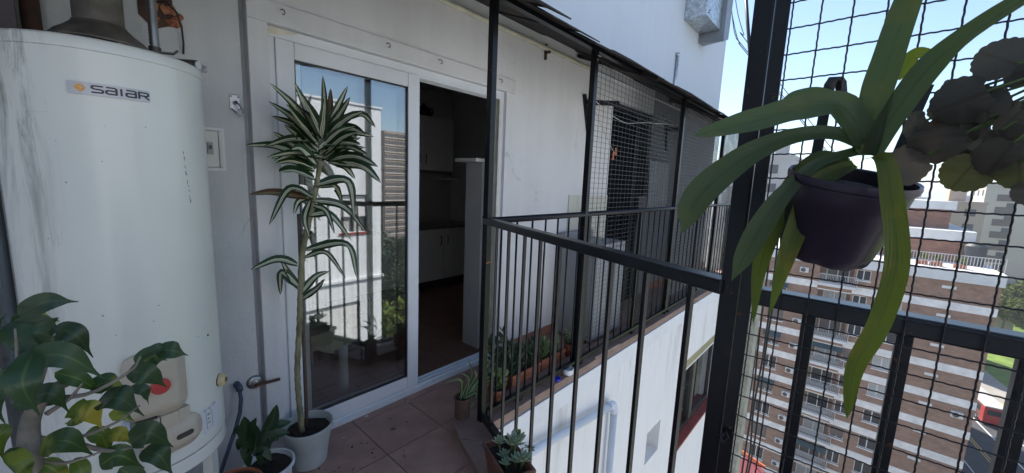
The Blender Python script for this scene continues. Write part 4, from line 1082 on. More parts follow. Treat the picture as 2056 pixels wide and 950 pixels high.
# ficus at the lower left ------------------------------------------
MT['ficus'] = leafmat('dark_ficus_leaf', (0.035, 0.070, 0.028), (0.08, 0.12, 0.045), trans=.14, rough=.36, stripe=False, veins=5)
MT['ficus_var'] = leafmat('variegated_ficus_leaf', (0.035, 0.080, 0.020), (0.12, 0.17, 0.04), trans=.18, rough=.4, stripe=False, blotch=(.26, .30, .05), veins=5)
MT['ficus_yel'] = leafmat('yellowing_ficus_leaf', (0.10, 0.15, 0.025), (0.20, 0.24, 0.05), trans=.25, rough=.45, stripe=False, blotch=(.34, .30, .05), veins=5)
FY_ = 1.02
fic = thing('ficus_plant', 'bushy ficus with dark glossy and yellowing variegated leaves in the lower left corner', 'plant', (-.1, FY_, 0))
pot(fic, (-.10, FY_ + .02, 0), .10, .14, .26, MT['terra_dark'])
tr_ = [(-.10, FY_ + .02, .22), (-.095, FY_ + .02, .5), (-.105, FY_ + .01, .78), at(62, 940, 1, FY_), at(60, 850, 1, FY_ + .01), at(95, 790, 1, FY_), at(150, 760, 1, FY_)]
part('trunk', MB().tube(catmull(tr_, 24), [.024 - .0007 * i for i in range(25)], 10), MT['bark'], fic, smooth=True)
for pts in (((62, 850), (40, 760), (30, 660)), ((95, 800), (180, 790), (262, 745), (282, 716)), ((70, 880), (150, 880), (230, 850), (280, 815)), ((60, 830), (90, 740), (110, 670)), ((62, 920), (130, 930), (210, 905)), ((150, 890), (230, 905), (330, 880)), ((95, 830), (140, 800), (165, 770))):
    part('branch', MB().tube(catmull([at(x, y, 1, FY_ + .01 - .02 * k) for k, (x, y) in enumerate(pts)], 10), [.005 - .00035 * i for i in range(11)], 6), MT['bark'], fic, smooth=True)
FL = [((35, 632), (95, 606), (158, 606), 44, 0, 0), ((105, 658), (150, 672), (187, 718), 58, 0, -.03), ((15, 700), (70, 668), (128, 690), 80, 0, .02), ((55, 720), (130, 715), (212, 762), 66, 0, -.05), ((110, 748), (160, 762), (205, 792), 44, 1, 0),
      ((70, 700), (45, 770), (80, 835), 92, 0, -.06), ((5, 740), (-20, 800), (10, 850), 80, 0, .02), ((0, 690), (-20, 660), (15, 630), 50, 0, 0), ((25, 820), (100, 790), (140, 830), 50, 0, -.02), ((282, 714), (320, 698), (342, 692), 22, 0, 0),
      ((316, 704), (346, 704), (378, 714), 42, 0, -.01), ((278, 738), (306, 716), (336, 724), 44, 1, .02), ((258, 744), (296, 752), (336, 778), 56, 0, -.04), ((180, 782), (218, 768), (258, 782), 42, 1, .01), ((196, 806), (240, 800), (290, 836), 66, 0, -.03),
      ((262, 776), (290, 786), (298, 812), 30, 0, .01), ((150, 838), (180, 826), (208, 866), 60, 2, -.02), ((168, 800), (150, 840), (128, 852), 40, 2, .02), ((214, 878), (240, 872), (264, 892), 40, 2, 0), ((262, 890), (300, 870), (348, 898), 64, 0, -.04),
      ((170, 872), (205, 878), (222, 925), 54, 2, .02), ((80, 905), (130, 885), (190, 915), 64, 1, -.03), ((75, 930), (110, 945), (150, 990), 60, 2, 0), ((200, 935), (240, 915), (290, 940), 56, 1, -.01), ((285, 905), (320, 915), (350, 960), 60, 0, -.02),
      ((12, 850), (-5, 880), (10, 930), 60, 2, 0), ((20, 900), (45, 935), (70, 980), 60, 1, -.04), ((240, 940), (270, 960), (300, 990), 60, 1, .0), ((125, 770), (100, 800), (85, 812), 36, 1, .03), ((70, 650), (75, 640), (120, 645), 44, 1, .05), ((150, 920), (165, 950), (170, 990), 50, 2, -.02), ((225, 845), (245, 832), (270, 846), 30, 1, .03)]
random.seed(3)
for base, mid, tip, w, kind, dd in FL:
    P = [at(*base, 1, FY_ + dd * .3), at(*mid, 1, FY_ + dd - .01), at(*tip, 1, FY_ + dd + .01)]
    hint = TOCAM(P[1]) * .9 + up * random.uniform(.0, .7) + Vector((random.uniform(-.3, .3), 0, 0))
    part('leaf', blade(P, real_width(P, hint, w) * .92, prof_drip, hint, 16, .16, .16, 2.3), MT[('ficus', 'ficus_var', 'ficus_yel')[kind]], fic, smooth=True)

# broad leaved plant in a white pot, and the empty pot next to it ----
MT['lily'] = leafmat('dark_lily_leaf', (0.018, 0.048, 0.018), (0.05, 0.085, 0.03), trans=.12, rough=.36, stripe=False, veins=6)
ly = thing('potted_lily', 'small broad-leaved green plant in a white pot between heater and dracaena', 'plant', (.455, 1.745, 0))
pot(ly, (.455, 1.745, 0), .075, .098, .185, MT['pot_white2'], fill=.02)
random.seed(9)
for tip, mid, base, w in (((556, 812), (545, 850), (522, 895), 26), ((490, 836), (494, 868), (502, 905), 28), ((515, 838), (505, 862), (505, 900), 16), ((470, 872), (480, 862), (500, 905), 14), ((585, 846), (552, 858), (520, 900), 22), ((582, 868), (550, 874), (520, 905), 22),
                          ((478, 905), (485, 885), (505, 912), 18), ((540, 905), (530, 885), (512, 912), 24), ((560, 884), (540, 876), (515, 900), 22), ((525, 935), (520, 905), (508, 915), 20), ((500, 940), (498, 915), (506, 912), 18), ((475, 860), (495, 880), (505, 910), 22), ((545, 925), (530, 905), (512, 915), 18), ((510, 850), (515, 880), (510, 910), 20), ((490, 925), (494, 900), (505, 905), 20)):
    d = random.uniform(-.06, .05)
    P = [at(*base, 1, 1.745), at(*mid, 1, 1.745 + d * .6), at(*tip, 1, 1.745 + d)]
    P[0].z = max(P[0].z, .16)
    part('leaf', blade(P, w * .0020, prof_oval, TOCAM(P[1]) + up * random.uniform(0, .6), 10, .25, .05, 2), MT['lily'], ly, smooth=True)
ep_ = thing('empty_pot', 'terracotta pot holding an empty black nursery pot below the heater', 'pot', (.30, 1.66, 0))
pot(ep_, (.30, 1.66, 0), .085, .112, .215, MT['terra'], rim=.006, soil=False)
pot(ep_, (.30, 1.66, .014), .076, .100, .192, MT['pot_black'], rim=.004, lip=.012, fill=.10, name='inner_pot')

# pots on the ledge and by the corner --------------------------------
MT['spider'] = leafmat('striped_spider_leaf', (0.07, 0.12, 0.04), (0.45, 0.48, 0.30), .2, .34, trans=.25, rough=.45)
MT['jade'] = mat('jade_leaf', (0.035, 0.075, 0.035), .4, var=.3, vscale=30)
MT['jade_lt'] = mat('pale_jade_leaf', (0.13, 0.20, 0.07), .45, var=.3, vscale=30)
MT['succ'] = mat('grey_green_succulent', (0.22, 0.30, 0.21), .55, var=.15, vscale=30)
MT['succ_tip'] = mat('pale_succulent', (0.30, 0.37, 0.24), .55, var=.15, vscale=30)
spd = thing('spider_plant', 'striped spider plant in a brown clay cylinder pot beside the corner post', 'plant', (1.385, 1.565, ZL))
pot(spd, (1.385, 1.565, ZL), .043, .050, .125, MT['pot_brown'], rim=.006, lip=.01, fill=.015)
random.seed(17)
for tip, mid, w, d in (((888, 770), (925, 764), 11, 0), ((932, 755), (942, 762), 8, -.05), ((938, 720), (948, 752), 7, -.02), ((945, 822), (957, 790), 12, -.07), ((920, 748), (940, 760), 7, .02), ((1005, 760), (985, 755), 14, .04), ((1010, 740), (985, 745), 12, .06), ((1000, 725), (980, 745), 12, .08), ((1012, 775), (990, 762), 10, .02), ((952, 742), (955, 760), 7, 0), ((988, 718), (972, 748), 10, .07), ((1018, 752), (992, 748), 12, .08)):
    P = [Vector((1.385 + random.uniform(-.02, .02), 1.565 + random.uniform(-.02, .02), ZL + .115)), at(*mid, 1, 1.56 + d * .6), at(*tip, 1, 1.56 + d)]
    part('leaf', blade(P, w * .0021, prof_lance, TOCAM(P[1]) + up * .5, 10, .3, .03, 2), MT['spider'], spd, smooth=True)
def fatleaf(L_, W_, th):
    m = MB(); n = 6
    for i in range(n + 1):
        t = i / n; w = W_ / 2 * max(.05, math.sin(math.pi * (t * .9 + .06)) ** .6); h = th / 2 * max(.1, math.sin(math.pi * (t * .9 + .08)))
        z = .28 * L_ * t * t
        for k in range(6):
            a_ = 2 * math.pi * k / 6; m.v.append((L_ * t, w * math.cos(a_), z + h * math.sin(a_)))
    for i in range(n):
        for k in range(6): m.f.append((i * 6 + k, i * 6 + (k + 1) % 6, i * 6 + 6 + (k + 1) % 6, i * 6 + 6 + k))
    m.f.append(tuple(range(6))[::-1]); m.f.append(tuple(range(n * 6, n * 6 + 6)))
    return m
def put_leaf(me, parent, p, az, el, sc=1.0, roll=0):
    o = link('leaf', me, parent, Vector(p) - wloc(parent))
    o.rotation_mode = 'QUATERNION'
    o.rotation_quaternion = (Matrix.Rotation(az, 3, 'Z') @ Matrix.Rotation(-el, 3, 'Y') @ Matrix.Rotation(roll, 3, 'X')).to_quaternion()
    o.scale = (sc, sc, sc)
    return o
jl = fatleaf(.046, .030, .007).mesh('leaf', MT['jade'], smooth=True)
jl2 = fatleaf(.040, .027, .007).mesh('leaf', MT['jade_lt'], smooth=True)
def jade(name, label, c, r0, r1, h, mat_, stems, hh, lm, cat='plant', nl=16, spread=.05, boxpot=None):
    t = thing(name, label, cat, c, 'potted plants along the ledge')
    if boxpot:
        x0, x1, y0, y1 = boxpot
        m = MB(); z0, z1 = c[2], c[2] + h
        m.box(x0, x1, y0, y0 + .008, z0, z1).box(x0, x1, y1 - .008, y1, z0, z1).box(x0, x0 + .008, y0 + .008, y1 - .008, z0, z1).box(x1 - .008, x1, y0 + .008, y1 - .008, z0, z1).box(x0 + .008, x1 - .008, y0 + .008, y1 - .008, z0, z0 + .01)
        pp = part('planter', m, mat_, t, bevel=.003)
        part('rim', MB().box(x0 - .005, x1 + .005, y0 - .005, y0 - .0005, z1 - .02, z1 + .001).box(x0 - .005, x1 + .005, y1 + .0005, y1 + .005, z1 - .02, z1 + .001), mat_, pp)
        part('soil', MB().box(x0 + .009, x1 - .009, y0 + .009, y1 - .009, z0 + .011, z1 - .018), MT['soil'], pp)
    else:
        pot(t, c, r0, r1, h, mat_, rim=.006, lip=.014, fill=.015)
    for s in range(stems):
        if boxpot: bx_, by_ = random.uniform(boxpot[0] + .03, boxpot[1] - .03), random.uniform(boxpot[2] + .03, boxpot[3] - .03)
        else: bx_, by_ = c[0] + random.uniform(-.4, .4) * r0, c[1] + random.uniform(-.4, .4) * r0
        top = Vector((bx_ + random.uniform(-spread, spread), by_ + random.uniform(-spread, spread) * .6, c[2] + h + hh * random.uniform(.6, 1.05)))
        base = Vector((bx_, by_, c[2] + h - .03)); mid = (base + top) / 2 + Vector((random.uniform(-.01, .01), random.uniform(-.01, .01), 0))
        pts = catmull([base, mid, top], 8)
        part('stem', MB().tube(pts, [.0045 - .0003 * i for i in range(9)], 6), MT['green_stem'], t, smooth=True)
        for i in range(nl):
            p = pts[2 + int(6.9 * i / nl)]
            put_leaf(lm, t, p, i * 2.4 + random.uniform(-.4, .4), random.uniform(-.1, .7) + (.5 if i > nl - 4 else 0), random.uniform(.7, 1.25), random.uniform(-.4, .4))
    return t
random.seed(31)
jade('jade_plant', 'tall dark jade plant behind the corner post bars', (1.78, 1.66, 0.001), .055, .065, .13, MT['terra'], 10, .27, jl, nl=18, spread=.10)
jade('potted_succulent', 'small round orange terracotta pot of creeping greenery nearest the corner post', (1.645, 1.545, ZL + .001), .042, .056, .085, MT['terra'], 8, .09, jl2, nl=10, spread=.06)
jade('trough_plant', 'short orange trough of dark leafy plants, first along the ledge', (1.96, 1.62, 0.001), 0, 0, .135, MT['terra'], 11, .16, jl, nl=12, boxpot=(1.83, 2.13, 1.575, 1.685))
jade('trough_plant', 'orange trough of pale round-leaved plants, second along the ledge', (2.32, 1.63, 0.001), 0, 0, .13, MT['terra'], 10, .13, jl2, nl=12, boxpot=(2.17, 2.46, 1.59, 1.69))
t = jade('grass_pot', 'round terracotta pot of grassy shoots, last in the row along the ledge', (2.64, 1.64, 0.001), .06, .075, .12, MT['terra'], 3, .06, jl, nl=8, spread=.06)
for k in range(16):
    a_ = random.uniform(0, 6.28); r = random.uniform(.05, .16); b0 = Vector((2.64, 1.64, .105)); tp = b0 + Vector((r * math.cos(a_), r * math.sin(a_) * .5, random.uniform(.06, .24)))
    part('leaf', blade([b0, (b0 + tp) / 2 + Vector((0, 0, .05)), tp], .007, prof_lance, (0, -1, .3), 8, .2), MT['spider'], t, smooth=True)
# bowl and blue saucer on the ledge outside the bars
bw = solo('white_bowl', MB().lathe([(.001, .0), (.034, .0), (.041, .006), (.043, .040), (.041, .042), (.038, .038), (.035, .012), (.001, .010)], (2.26, 1.425, ZL + .001), 32), MT['white_plastic'], 'small white bowl standing on the ledge outside the bars', 'bowl', smooth=True, autosmooth=40)
solo('blue_lid', MB().lathe([(.001, 0), (.030, 0), (.031, .012), (.028, .013), (.026, .004), (.001, .004)], (2.13, 1.432, ZL + .001), 24), MT['blue'], 'bright blue plastic lid on the ledge left of the white bowl', 'lid', smooth=True, autosmooth=40)
solo('wood_strip', MB().bar((2.62, 1.412, ZL + .006), (3.02, 1.404, ZL + .006), .018, .008), mat('pale_wood', (.40, .30, .24), .8, var=.2, vscale=14), 'thin pale wooden strip lying on the ledge edge', 'strip')
# planter with succulents at the bottom edge
sc_ = thing('succulent_planter', 'square dark terracotta planter with grey-green rosette succulents at the bottom edge', 'plant', (1.21, 1.09, ZL))
SX, SY = 1.205, 1.045
ca, sa = math.cos(ang + math.pi / 2), math.sin(ang + math.pi / 2)
def sq(u, v, z): return (SX + u * ca - v * sa, SY + u * sa + v * ca, z)
m = MB()
hw0, hw1, hl0, hl1, hp = .050, .066, .105, .125, .135
for (w, l, z) in ((hw0, hl0, ZL + .001), (hw1, hl1, ZL + hp - .022), (hw1 + .006, hl1 + .006, ZL + hp - .020), (hw1 + .006, hl1 + .006, ZL + hp), (hw1 - .006, hl1 - .006, ZL + hp), (hw1 - .012, hl1 - .012, ZL + hp - .05)):
    m.v += [sq(-w, -l, z), sq(w, -l, z), sq(w, l, z), sq(-w, l, z)]
for i in range(5):
    for k in range(4): m.f.append((i * 4 + k, i * 4 + (k + 1) % 4, i * 4 + 4 + (k + 1) % 4, i * 4 + 4 + k))
m.f.append((0, 3, 2, 1)); m.f.append((20, 21, 22, 23))
pl_ = part('planter', m, MT['terra_dark'], sc_, bevel=.003)
m = MB(); m.v = [sq(-hw1 + .012, -hl1 + .012, ZL + hp - .03), sq(hw1 - .012, -hl1 + .012, ZL + hp - .03), sq(hw1 - .012, hl1 - .012, ZL + hp - .03), sq(-hw1 + .012, hl1 - .012, ZL + hp - .03)]; m.f = [(0, 1, 2, 3)]
part('soil', m, MT['soil'], pl_)
sl = fatleaf(.060, .025, .009).mesh('leaf', MT['succ'], smooth=True)
sl2 = fatleaf(.060, .025, .009).mesh('leaf', MT['succ_tip'], smooth=True)
random.seed(41)
for (u, v, z, n, s, lm) in ((-.02, .055, .05, 22, .62, sl2), (.03, -.01, .075, 26, 1.0, sl2), (-.02, .0, .02, 20, .6, sl), (.01, -.06, .03, 20, .7, sl), (-.035, -.045, .02, 18, .55, sl), (.04, .04, .03, 18, .5, sl), (.03, -.09, .05, 20, .8, sl2)):
    c = Vector(sq(u, v, ZL + hp + z - .02))
    part('stem', MB().tube([Vector(sq(u * .7, v * .8, ZL + hp - .035)), c], .006, 6), MT['green_stem'], sc_, smooth=True)
    for i in range(n):
        put_leaf(lm, sc_, c, i * 2.39996, .15 + 1.15 * i / n, s * (1.05 - .5 * i / n))
for (bx_, by_, tx, ty) in ((1035, 890, 1042, 862), (1050, 900, 1074, 905)):
    a_, b_ = at(bx_, by_, 0, SX + .03), at(tx, ty, 0, SX + .045)
    pts = catmull([a_, (a_ + b_) / 2 + Vector((.004, .004, .006)), b_], 8)
    part('flower_stalk', MB().tube(pts, .0016, 6), MT['green_stem'], sc_, smooth=True)
    for i in range(9):
        p = pts[3 + i % 6] + Vector((random.uniform(-.014, .014), random.uniform(-.014, .014), random.uniform(-.004, .016)))
        part('bud', MB().tube([pts[3 + i % 6], p, p + Vector((0, 0, .004))], [.0008, .0035, .0012], 6), MT['jade_lt'], sc_, smooth=True)

# hanging pot on the mesh --------------------------------------------
MT['strap'] = leafmat('thick_strap_leaf', (0.085, 0.120, 0.052), (0.068, 0.098, 0.042), trans=.5, rough=.36, stripe=False, blotch=(.105, .128, .05), veins=2)
MT['strap_lt'] = leafmat('yellow_green_strap_leaf', (0.120, 0.150, 0.028), (0.092, 0.125, 0.024), trans=.55, rough=.36, stripe=False, blotch=(.16, .165, .03), veins=2)
HX, HY, HZ = 0.835, 0.030, 1.312
hp_ = thing('hanging_plant', 'strap-leaved plant in a dark purple plastic pot hooked on the wire mesh', 'plant', (HX, HY, HZ))
wobf = lambda a_, z: -.006 * max(0, math.cos(6 * a_)) if z < .008 else 0
pm = MB().lathe([(0.0010, .004), (0.0533, .004), (0.0576, .0), (0.0619, .006), (0.0654, .020), (0.0752, .095), (0.0765, .097), (0.0795, .126), (0.0830, .128), (0.0843, .135), (0.0830, .140), (0.0791, .138), (0.0731, .10), (0.0619, .012), (0.0010, .012)], (HX, HY, HZ), 48, wob=wobf)
TILT = Matrix.Rotation(RAD(15), 3, CX)
def tilt(m, c=Vector((HX, HY, HZ + .07))):
    m.v = [tuple(c + TILT @ (Vector(p) - c)) for p in m.v]
    return m
hpot = part('pot', tilt(pm), MT['purple'], hp_, smooth=True, autosmooth=35)
part('soil', tilt(MB().lathe([(.001, .128), (.03, .126), (.0760, .117)], (HX, HY, HZ), 24)), MT['soil'], hpot, smooth=True)
part('hanger', MB().bar((HX + .065, HY + .045, HZ + .10), (.932, .072, 1.60), .016, .003, up=(1, 0, 0)), MT['pot_black'], hp_)
hk = [(.932, .072, 1.598), (.930, .070, 1.618), (.936, .066, 1.630), (.945, .062, 1.632), (.955, .058, 1.626), (.958, .055, 1.608), (.957, .054, 1.596)]
m = MB()
for i, p in enumerate(hk):
    p = Vector(p); m.v += [tuple(p + Vector((-.003, .008, 0))), tuple(p + Vector((.003, -.008, 0)))]
m.f = [(2 * i, 2 * i + 1, 2 * i + 3, 2 * i + 2) for i in range(len(hk) - 1)]
hko = part('hook', m, MT['pot_black'], hp_, smooth=True)
so = hko.modifiers.new('thick', 'SOLIDIFY'); so.thickness = .003
part('hanger', MB().bar((HX + .06, HY - .05, HZ + .11), (.930, -.055, 1.60), .014, .003, up=(1, 0, 0)), MT['pot_black'], hp_)
HL = [([(1738, 312, .845), (1752, 230, .84), (1785, 120, .82), (1880, -150, .77)], 66, prof_strap, 0), ([(1748, 312, .84), (1795, 230, .83), (1900, 105, .80), (2230, -110, .70)], 46, prof_strap, 0),
      ([(1738, 285, .84), (1690, 215, .82), (1600, 222, .79), (1500, 248, .76), (1395, 272, .73)], 48, prof_strap, 0), ([(1728, 290, .84), (1660, 268, .81), (1560, 285, .78), (1470, 335, .75), (1400, 400, .73), (1368, 470, .72)], 58, prof_paddle, 0),
      ([(1720, 305, .84), (1640, 330, .79), (1570, 395, .76), (1520, 470, .74), (1468, 565, .73)], 48, prof_paddle, 0), ([(1700, 320, .85), (1620, 345, .83), (1560, 440, .81), (1525, 540, .80), (1512, 650, .80)], 46, prof_lance, 1),
      ([(1715, 330, .83), (1640, 370, .80), (1595, 470, .78), (1570, 545, .775), (1545, 630, .775)], 46, prof_lance, 1), ([(1745, 318, .79), (1775, 322, .73), (1790, 400, .685), (1800, 530, .67), (1765, 650, .67), (1716, 740, .67), (1700, 840, .675)], 54, prof_strap, 1),
      ([(1800, 160, .90), (1838, 112, .90), (1885, 112, .89)], 26, prof_lance, 1), ([(1742, 290, .85), (1732, 250, .86), (1722, 215, .87)], 26, prof_lance, 0), ([(1725, 280, .86), (1670, 205, .87), (1600, 195, .87), (1560, 225, .86)], 30, prof_lance, 0),
      ([(1700, 330, .83), (1660, 350, .815), (1600, 372, .80)], 40, prof_lance, 0), ([(1752, 300, .85), (1775, 250, .87), (1790, 205, .88)], 30, prof_lance, 0), ([(1705, 325, .86), (1640, 318, .86), (1575, 380, .85), (1525, 470, .85)], 26, prof_lance, 0)]
random.seed(23)
for P, w, pf, k in HL:
    Q = [at(x, y, 0, X) for x, y, X in P]
    h = TOCAM(Q[1]) * .9 + up * .5 + Vector((random.uniform(-.2, .2), random.uniform(-.2, .2), 0))
    part('leaf', blade(Q, real_width(Q, h, w), pf, h, 30, .30, .06, 4), MT['strap_lt' if k else 'strap'], hp_, smooth=True)
# scalloped-leaf plant at the right edge
MT['scallop'] = leafmat('purple_backed_scalloped_leaf', (0.100, 0.090, 0.072), (0.085, 0.07, 0.058), trans=.5, rough=.6, stripe=False, blotch=(.13, .10, .075), veins=4)
MT['scallop_g'] = leafmat('green_scalloped_leaf', (0.11, 0.11, 0.045), (0.07, 0.06, 0.025), trans=.45, rough=.55, stripe=False, veins=4)
pk = thing('scalloped_plant', 'dark scalloped-leaf trailing plant hanging at the right edge of the picture', 'plant', (.74, -.16, 1.40))
PKX = .75
pot(pk, (.80, -.235, 1.46), .05, .068, .105, MT['pot_black'], rim=.004, lip=.012, fill=.01)
part('hanger', MB().bar((.86, -.235, 1.56), (.943, -.235, 1.80), .012, .003, up=(1, 0, 0)), MT['pot_black'], pk)
def disc_leaf(c, tipdir, size, tilt):
    """round scalloped leaf: petiole end at c, apex along tipdir"""
    m = MB(); n = 96
    T_ = Vector(tipdir).normalized(); N0 = (TOCAM(c) + Vector(tilt)).normalized()
    S = T_.cross(N0).normalized(); N_ = S.cross(T_).normalized()
    cc = Vector(c) + T_ * size * .45
    m.v.append(tuple(cc)); m.uv.append((.5, .5))
    for rr in (.35, .7, 1.0):
        for k in range(n):
            a_ = 2 * math.pi * k / n
            r = size * .5 * rr * (1.0 + .10 * math.cos(a_)) * (1 + (.030 * (abs(math.sin(9.5 * a_)) * 2 - 1) if rr == 1 else 0))
            if math.cos(a_) < -.9: r *= .82
            x, y = r * math.cos(a_), r * math.sin(a_)
            p = cc + T_ * x + S * y + N_ * (-.18 * size * rr * rr * (.5 + .5 * abs(math.sin(a_))) + .02 * size * math.sin(5 * a_) * rr)
            m.v.append(tuple(p)); m.uv.append((.5 + .5 * y / (size * .55), .5 + .5 * x / (size * .55)))
    m.f = [(0, 1 + k, 1 + (k + 1) % n) for k in range(n)]
    for i in range(2):
        for k in range(n):
            a_ = 1 + i * n; m.f.append((a_ + k, a_ + n + k, a_ + n + (k + 1) % n, a_ + (k + 1) % n))
    return m
SLV = [(1870, 310, 1800, 330, 92, 0, .77), (1968, 315, 1915, 372, 100, 1, .75), (1990, 180, 1925, 205, 100, 0, .74), (2050, 130, 1985, 110, 110, 0, .73), (1950, 265, 1880, 275, 105, 0, .76), (1925, 200, 1880, 225, 60, 0, .78), (1900, 180, 1930, 172, 40, 0, .78),
       (1990, 240, 1960, 170, 105, 0, .75), (2040, 280, 1990, 340, 110, 0, .73), (2050, 320, 2045, 385, 110, 1, .735), (2060, 210, 2020, 250, 90, 0, .74), (1945, 175, 1940, 145, 34, 1, .79), (1890, 290, 1905, 325, 40, 1, .80), (2056, 170, 2060, 100, 100, 0, .75), (2000, 300, 1950, 320, 80, 0, .77), (1860, 240, 1838, 255, 70, 0, .78), (2010, 255, 2040, 330, 120, 0, .745), (1965, 240, 1920, 250, 70, 0, .78), (1940, 230, 1985, 255, 85, 0, .77), (2070, 360, 2090, 420, 100, 0, .74)]
random.seed(28)
for _ in range(7):
    x_, y_ = random.uniform(1950, 2070), random.uniform(130, 320)
    SLV.append((x_, y_, x_ + random.uniform(-60, 30), y_ + random.uniform(-10, 60), random.uniform(55, 95), 0, random.uniform(.75, .80)))
random.seed(29)
hub = Vector((.79, -.215, 1.575))
for bx_, by_, tx, ty, w, k, X in SLV:
    c = at(bx_, by_, 0, X); d = at(tx, ty, 0, X + .015) - c
    lf = part('leaf', disc_leaf(c, d, w * real_width([c - d * .5, c, c + d * .5], TOCAM(c), 1), (random.uniform(-.5, .5), random.uniform(-.3, .5), random.uniform(-.3, .6))), MT['scallop_g' if k else 'scallop'], pk, smooth=True)
    part('petiole', MB().tube(catmull([hub + Vector((0, 0, -.01)), (hub + c) / 2 + Vector((0, 0, .012)), c + d.normalized() * .004], 6), .0016, 6), MT['green_stem'], pk, smooth=True)

# ================================================================== KITCHEN BEHIND THE DOOR
kit = thing('kitchen_room', 'dim kitchen room with tiled floor seen through the open sliding door', 'room', (1.9, 3.4, 0))
KX0, KX1, KY0, KY1, KZ = 0.12, 3.70, 2.262, 4.55, 2.60
part('floor', MB().box(KX0, KX1, 2.16, KY1, -0.012, -0.004), MT['grout'], kit)
part('wall', MB().box(KX0, KX1, KY1, KY1 + .05, 0, 2.18), MT['room_tile'], kit)
part('wall', MB().box(KX0, KX1, KY1 + .003, KY1 + .05, 2.18, KZ), MT['room'], kit)
part('wall', MB().box(KX1, KX1 + .05, KY0, KY1, 0, KZ), MT['room'], kit)
part('wall', MB().box(KX0 - .02, KX0, KY0, KY1, 0, KZ), MT['room'], kit)
part('ceiling', MB().box(KX0, KX1, KY0, KY1, KZ, KZ + .01), MT['room'], kit)
kt = MB().box(0, .336, 0, .336, -.006, 0).mesh('floor_tile', MT['room_floor'])
for i in range(10):
    for k in range(7):
        link('floor_tile', kt, kit, Vector((KX0 + .02 + i * .342, 2.175 + k * .342, -.001)) - kit.location)
hwl = thing('half_wall', 'white half wall with a flat ledge just inside the doorway', 'partition', (2.24, 2.37, 0))
part('panel', MB().box(2.160, 2.33, 2.268, 2.46, 0, 1.558), mat('grey_half_wall', (.44, .43, .41), .8, var=.08, vscale=3), hwl)
part('ledge', MB().box(2.085, 2.36, 2.264, 2.52, 1.558, 1.584), MT['cabinet'], hwl, bevel=.003)
uc = thing('wall_cabinet', 'white two-door kitchen wall cabinet above the counter', 'cabinet', (3.0, 4.38, 1.51))
part('carcass', MB().box(2.40, 3.45, 4.22, 4.545, 1.51, 2.19), MT['cabinet'], uc)
for x0, x1, hx in ((2.402, 2.948, 2.90), (2.953, 3.448, 3.0)):
    d = part('door', MB().box(x0, x1, 4.20, 4.218, 1.512, 2.188), MT['cabinet'], uc, bevel=.002)
    part('handle', MB().tube([(hx, 4.199, 1.60), (hx, 4.18, 1.615), (hx, 4.18, 1.70), (hx, 4.199, 1.715)], .005, 8), MT['dark_wood'], d)
lc = thing('base_cabinet', 'white kitchen base cabinet under a grey counter', 'cabinet', (2.6, 4.28, 0))
part('carcass', MB().box(1.6, 3.69, 4.03, 4.545, 0.0, 0.77), MT['cabinet'], lc)
for k in range(4):
    x0 = 1.602 + k * .521
    d = part('door', MB().box(x0, x0 + .516, 4.008, 4.028, .10, .765), MT['cabinet'], lc, bevel=.002)
    part('handle', MB().tube([(x0 + (.05 if k % 2 else .46), 4.007, .56), (x0 + (.05 if k % 2 else .46), 3.988, .575), (x0 + (.05 if k % 2 else .46), 3.988, .66), (x0 + (.05 if k % 2 else .46), 4.007, .675)], .005, 8), MT['dark_wood'], d)
part('plinth', MB().box(1.6, 3.69, 4.02, 4.029, 0, .098), MT['dark_wood'], lc)
part('counter_top', MB().box(1.58, 3.695, 3.99, 4.548, .771, .81), MT['counter'], lc, bevel=.003)
sh = solo('wall_shelf', MB().box(3.40, 3.695, 4.28, 4.548, 1.395, 1.425), MT['cabinet'], 'short white shelf on the kitchen wall beside the half wall', 'shelf')
kx, ky, kz = 3.06, 4.34, 2.191
ket = thing('kettle', 'black kettle standing on top of the wall cabinet', 'kettle', (kx, ky, kz))
part('body', MB().lathe([(.001, 0), (.075, 0), (.10, .02), (.105, .06), (.085, .105), (.05, .13), (.001, .135)], (kx, ky, kz), 28), MT['iron_black'], ket, smooth=True)
part('lid_knob', MB().lathe([(.001, .13), (.012, .135), (.016, .155), (.010, .165), (.001, .168)], (kx, ky, kz), 14), MT['iron_black'], ket, smooth=True)
part('spout', MB().tube([(kx - .08, ky, kz + .05), (kx - .13, ky, kz + .08), (kx - .165, ky, kz + .14)], [.022, .016, .010], 10), MT['iron_black'], ket, smooth=True)
part('handle', MB().tube([(kx + .07, ky, kz + .11), (kx + .14, ky, kz + .12), (kx + .15, ky, kz + .06), (kx + .09, ky, kz + .03)], .009, 8), MT['iron_black'], ket, smooth=True)
tb = thing('side_table', 'low table with a cream cloth and white turned legs behind the glass', 'table', (.9, 2.62, 0))
part('table_top', MB().box(.66, 1.09, 2.31, 2.95, .445, .465), MT['cabinet'], tb)
cm = MB(); nn = 40
for k in range(nn * 2):
    pass
per = []
for i in range(24): per.append((.655 + .44 * i / 24, 2.305))
for i in range(30): per.append((1.095, 2.305 + .65 * i / 30))
for i in range(24): per.append((1.095 - .44 * i / 24, 2.955))
for i in range(30): per.append((.655, 2.955 - .65 * i / 30))
n = len(per)
for z, am in ((.468, 0), (.46, .003), (.41, .010), (.355, .018)):
    for i, (x, y) in enumerate(per):
        ox, oy = x - .875, y - 2.63; l = math.hypot(ox, oy)
        f = am * (.6 + math.sin(i * .9) + .5 * math.sin(i * 2.3 + 1))
        cm.v.append((x + ox / l * f, y + oy / l * f, z - (.02 * math.sin(i * .45) if z < .36 else 0)))
for j in range(3):
    for i in range(n): cm.f.append((j * n + i, (j + 1) * n + i, (j + 1) * n + (i + 1) % n, j * n + (i + 1) % n))
cm.f.append(tuple(range(n)))
solo('table_cloth', cm, MT['cloth'], 'cream cloth draped over the low table behind the glass', 'tablecloth', smooth=True, autosmooth=60)
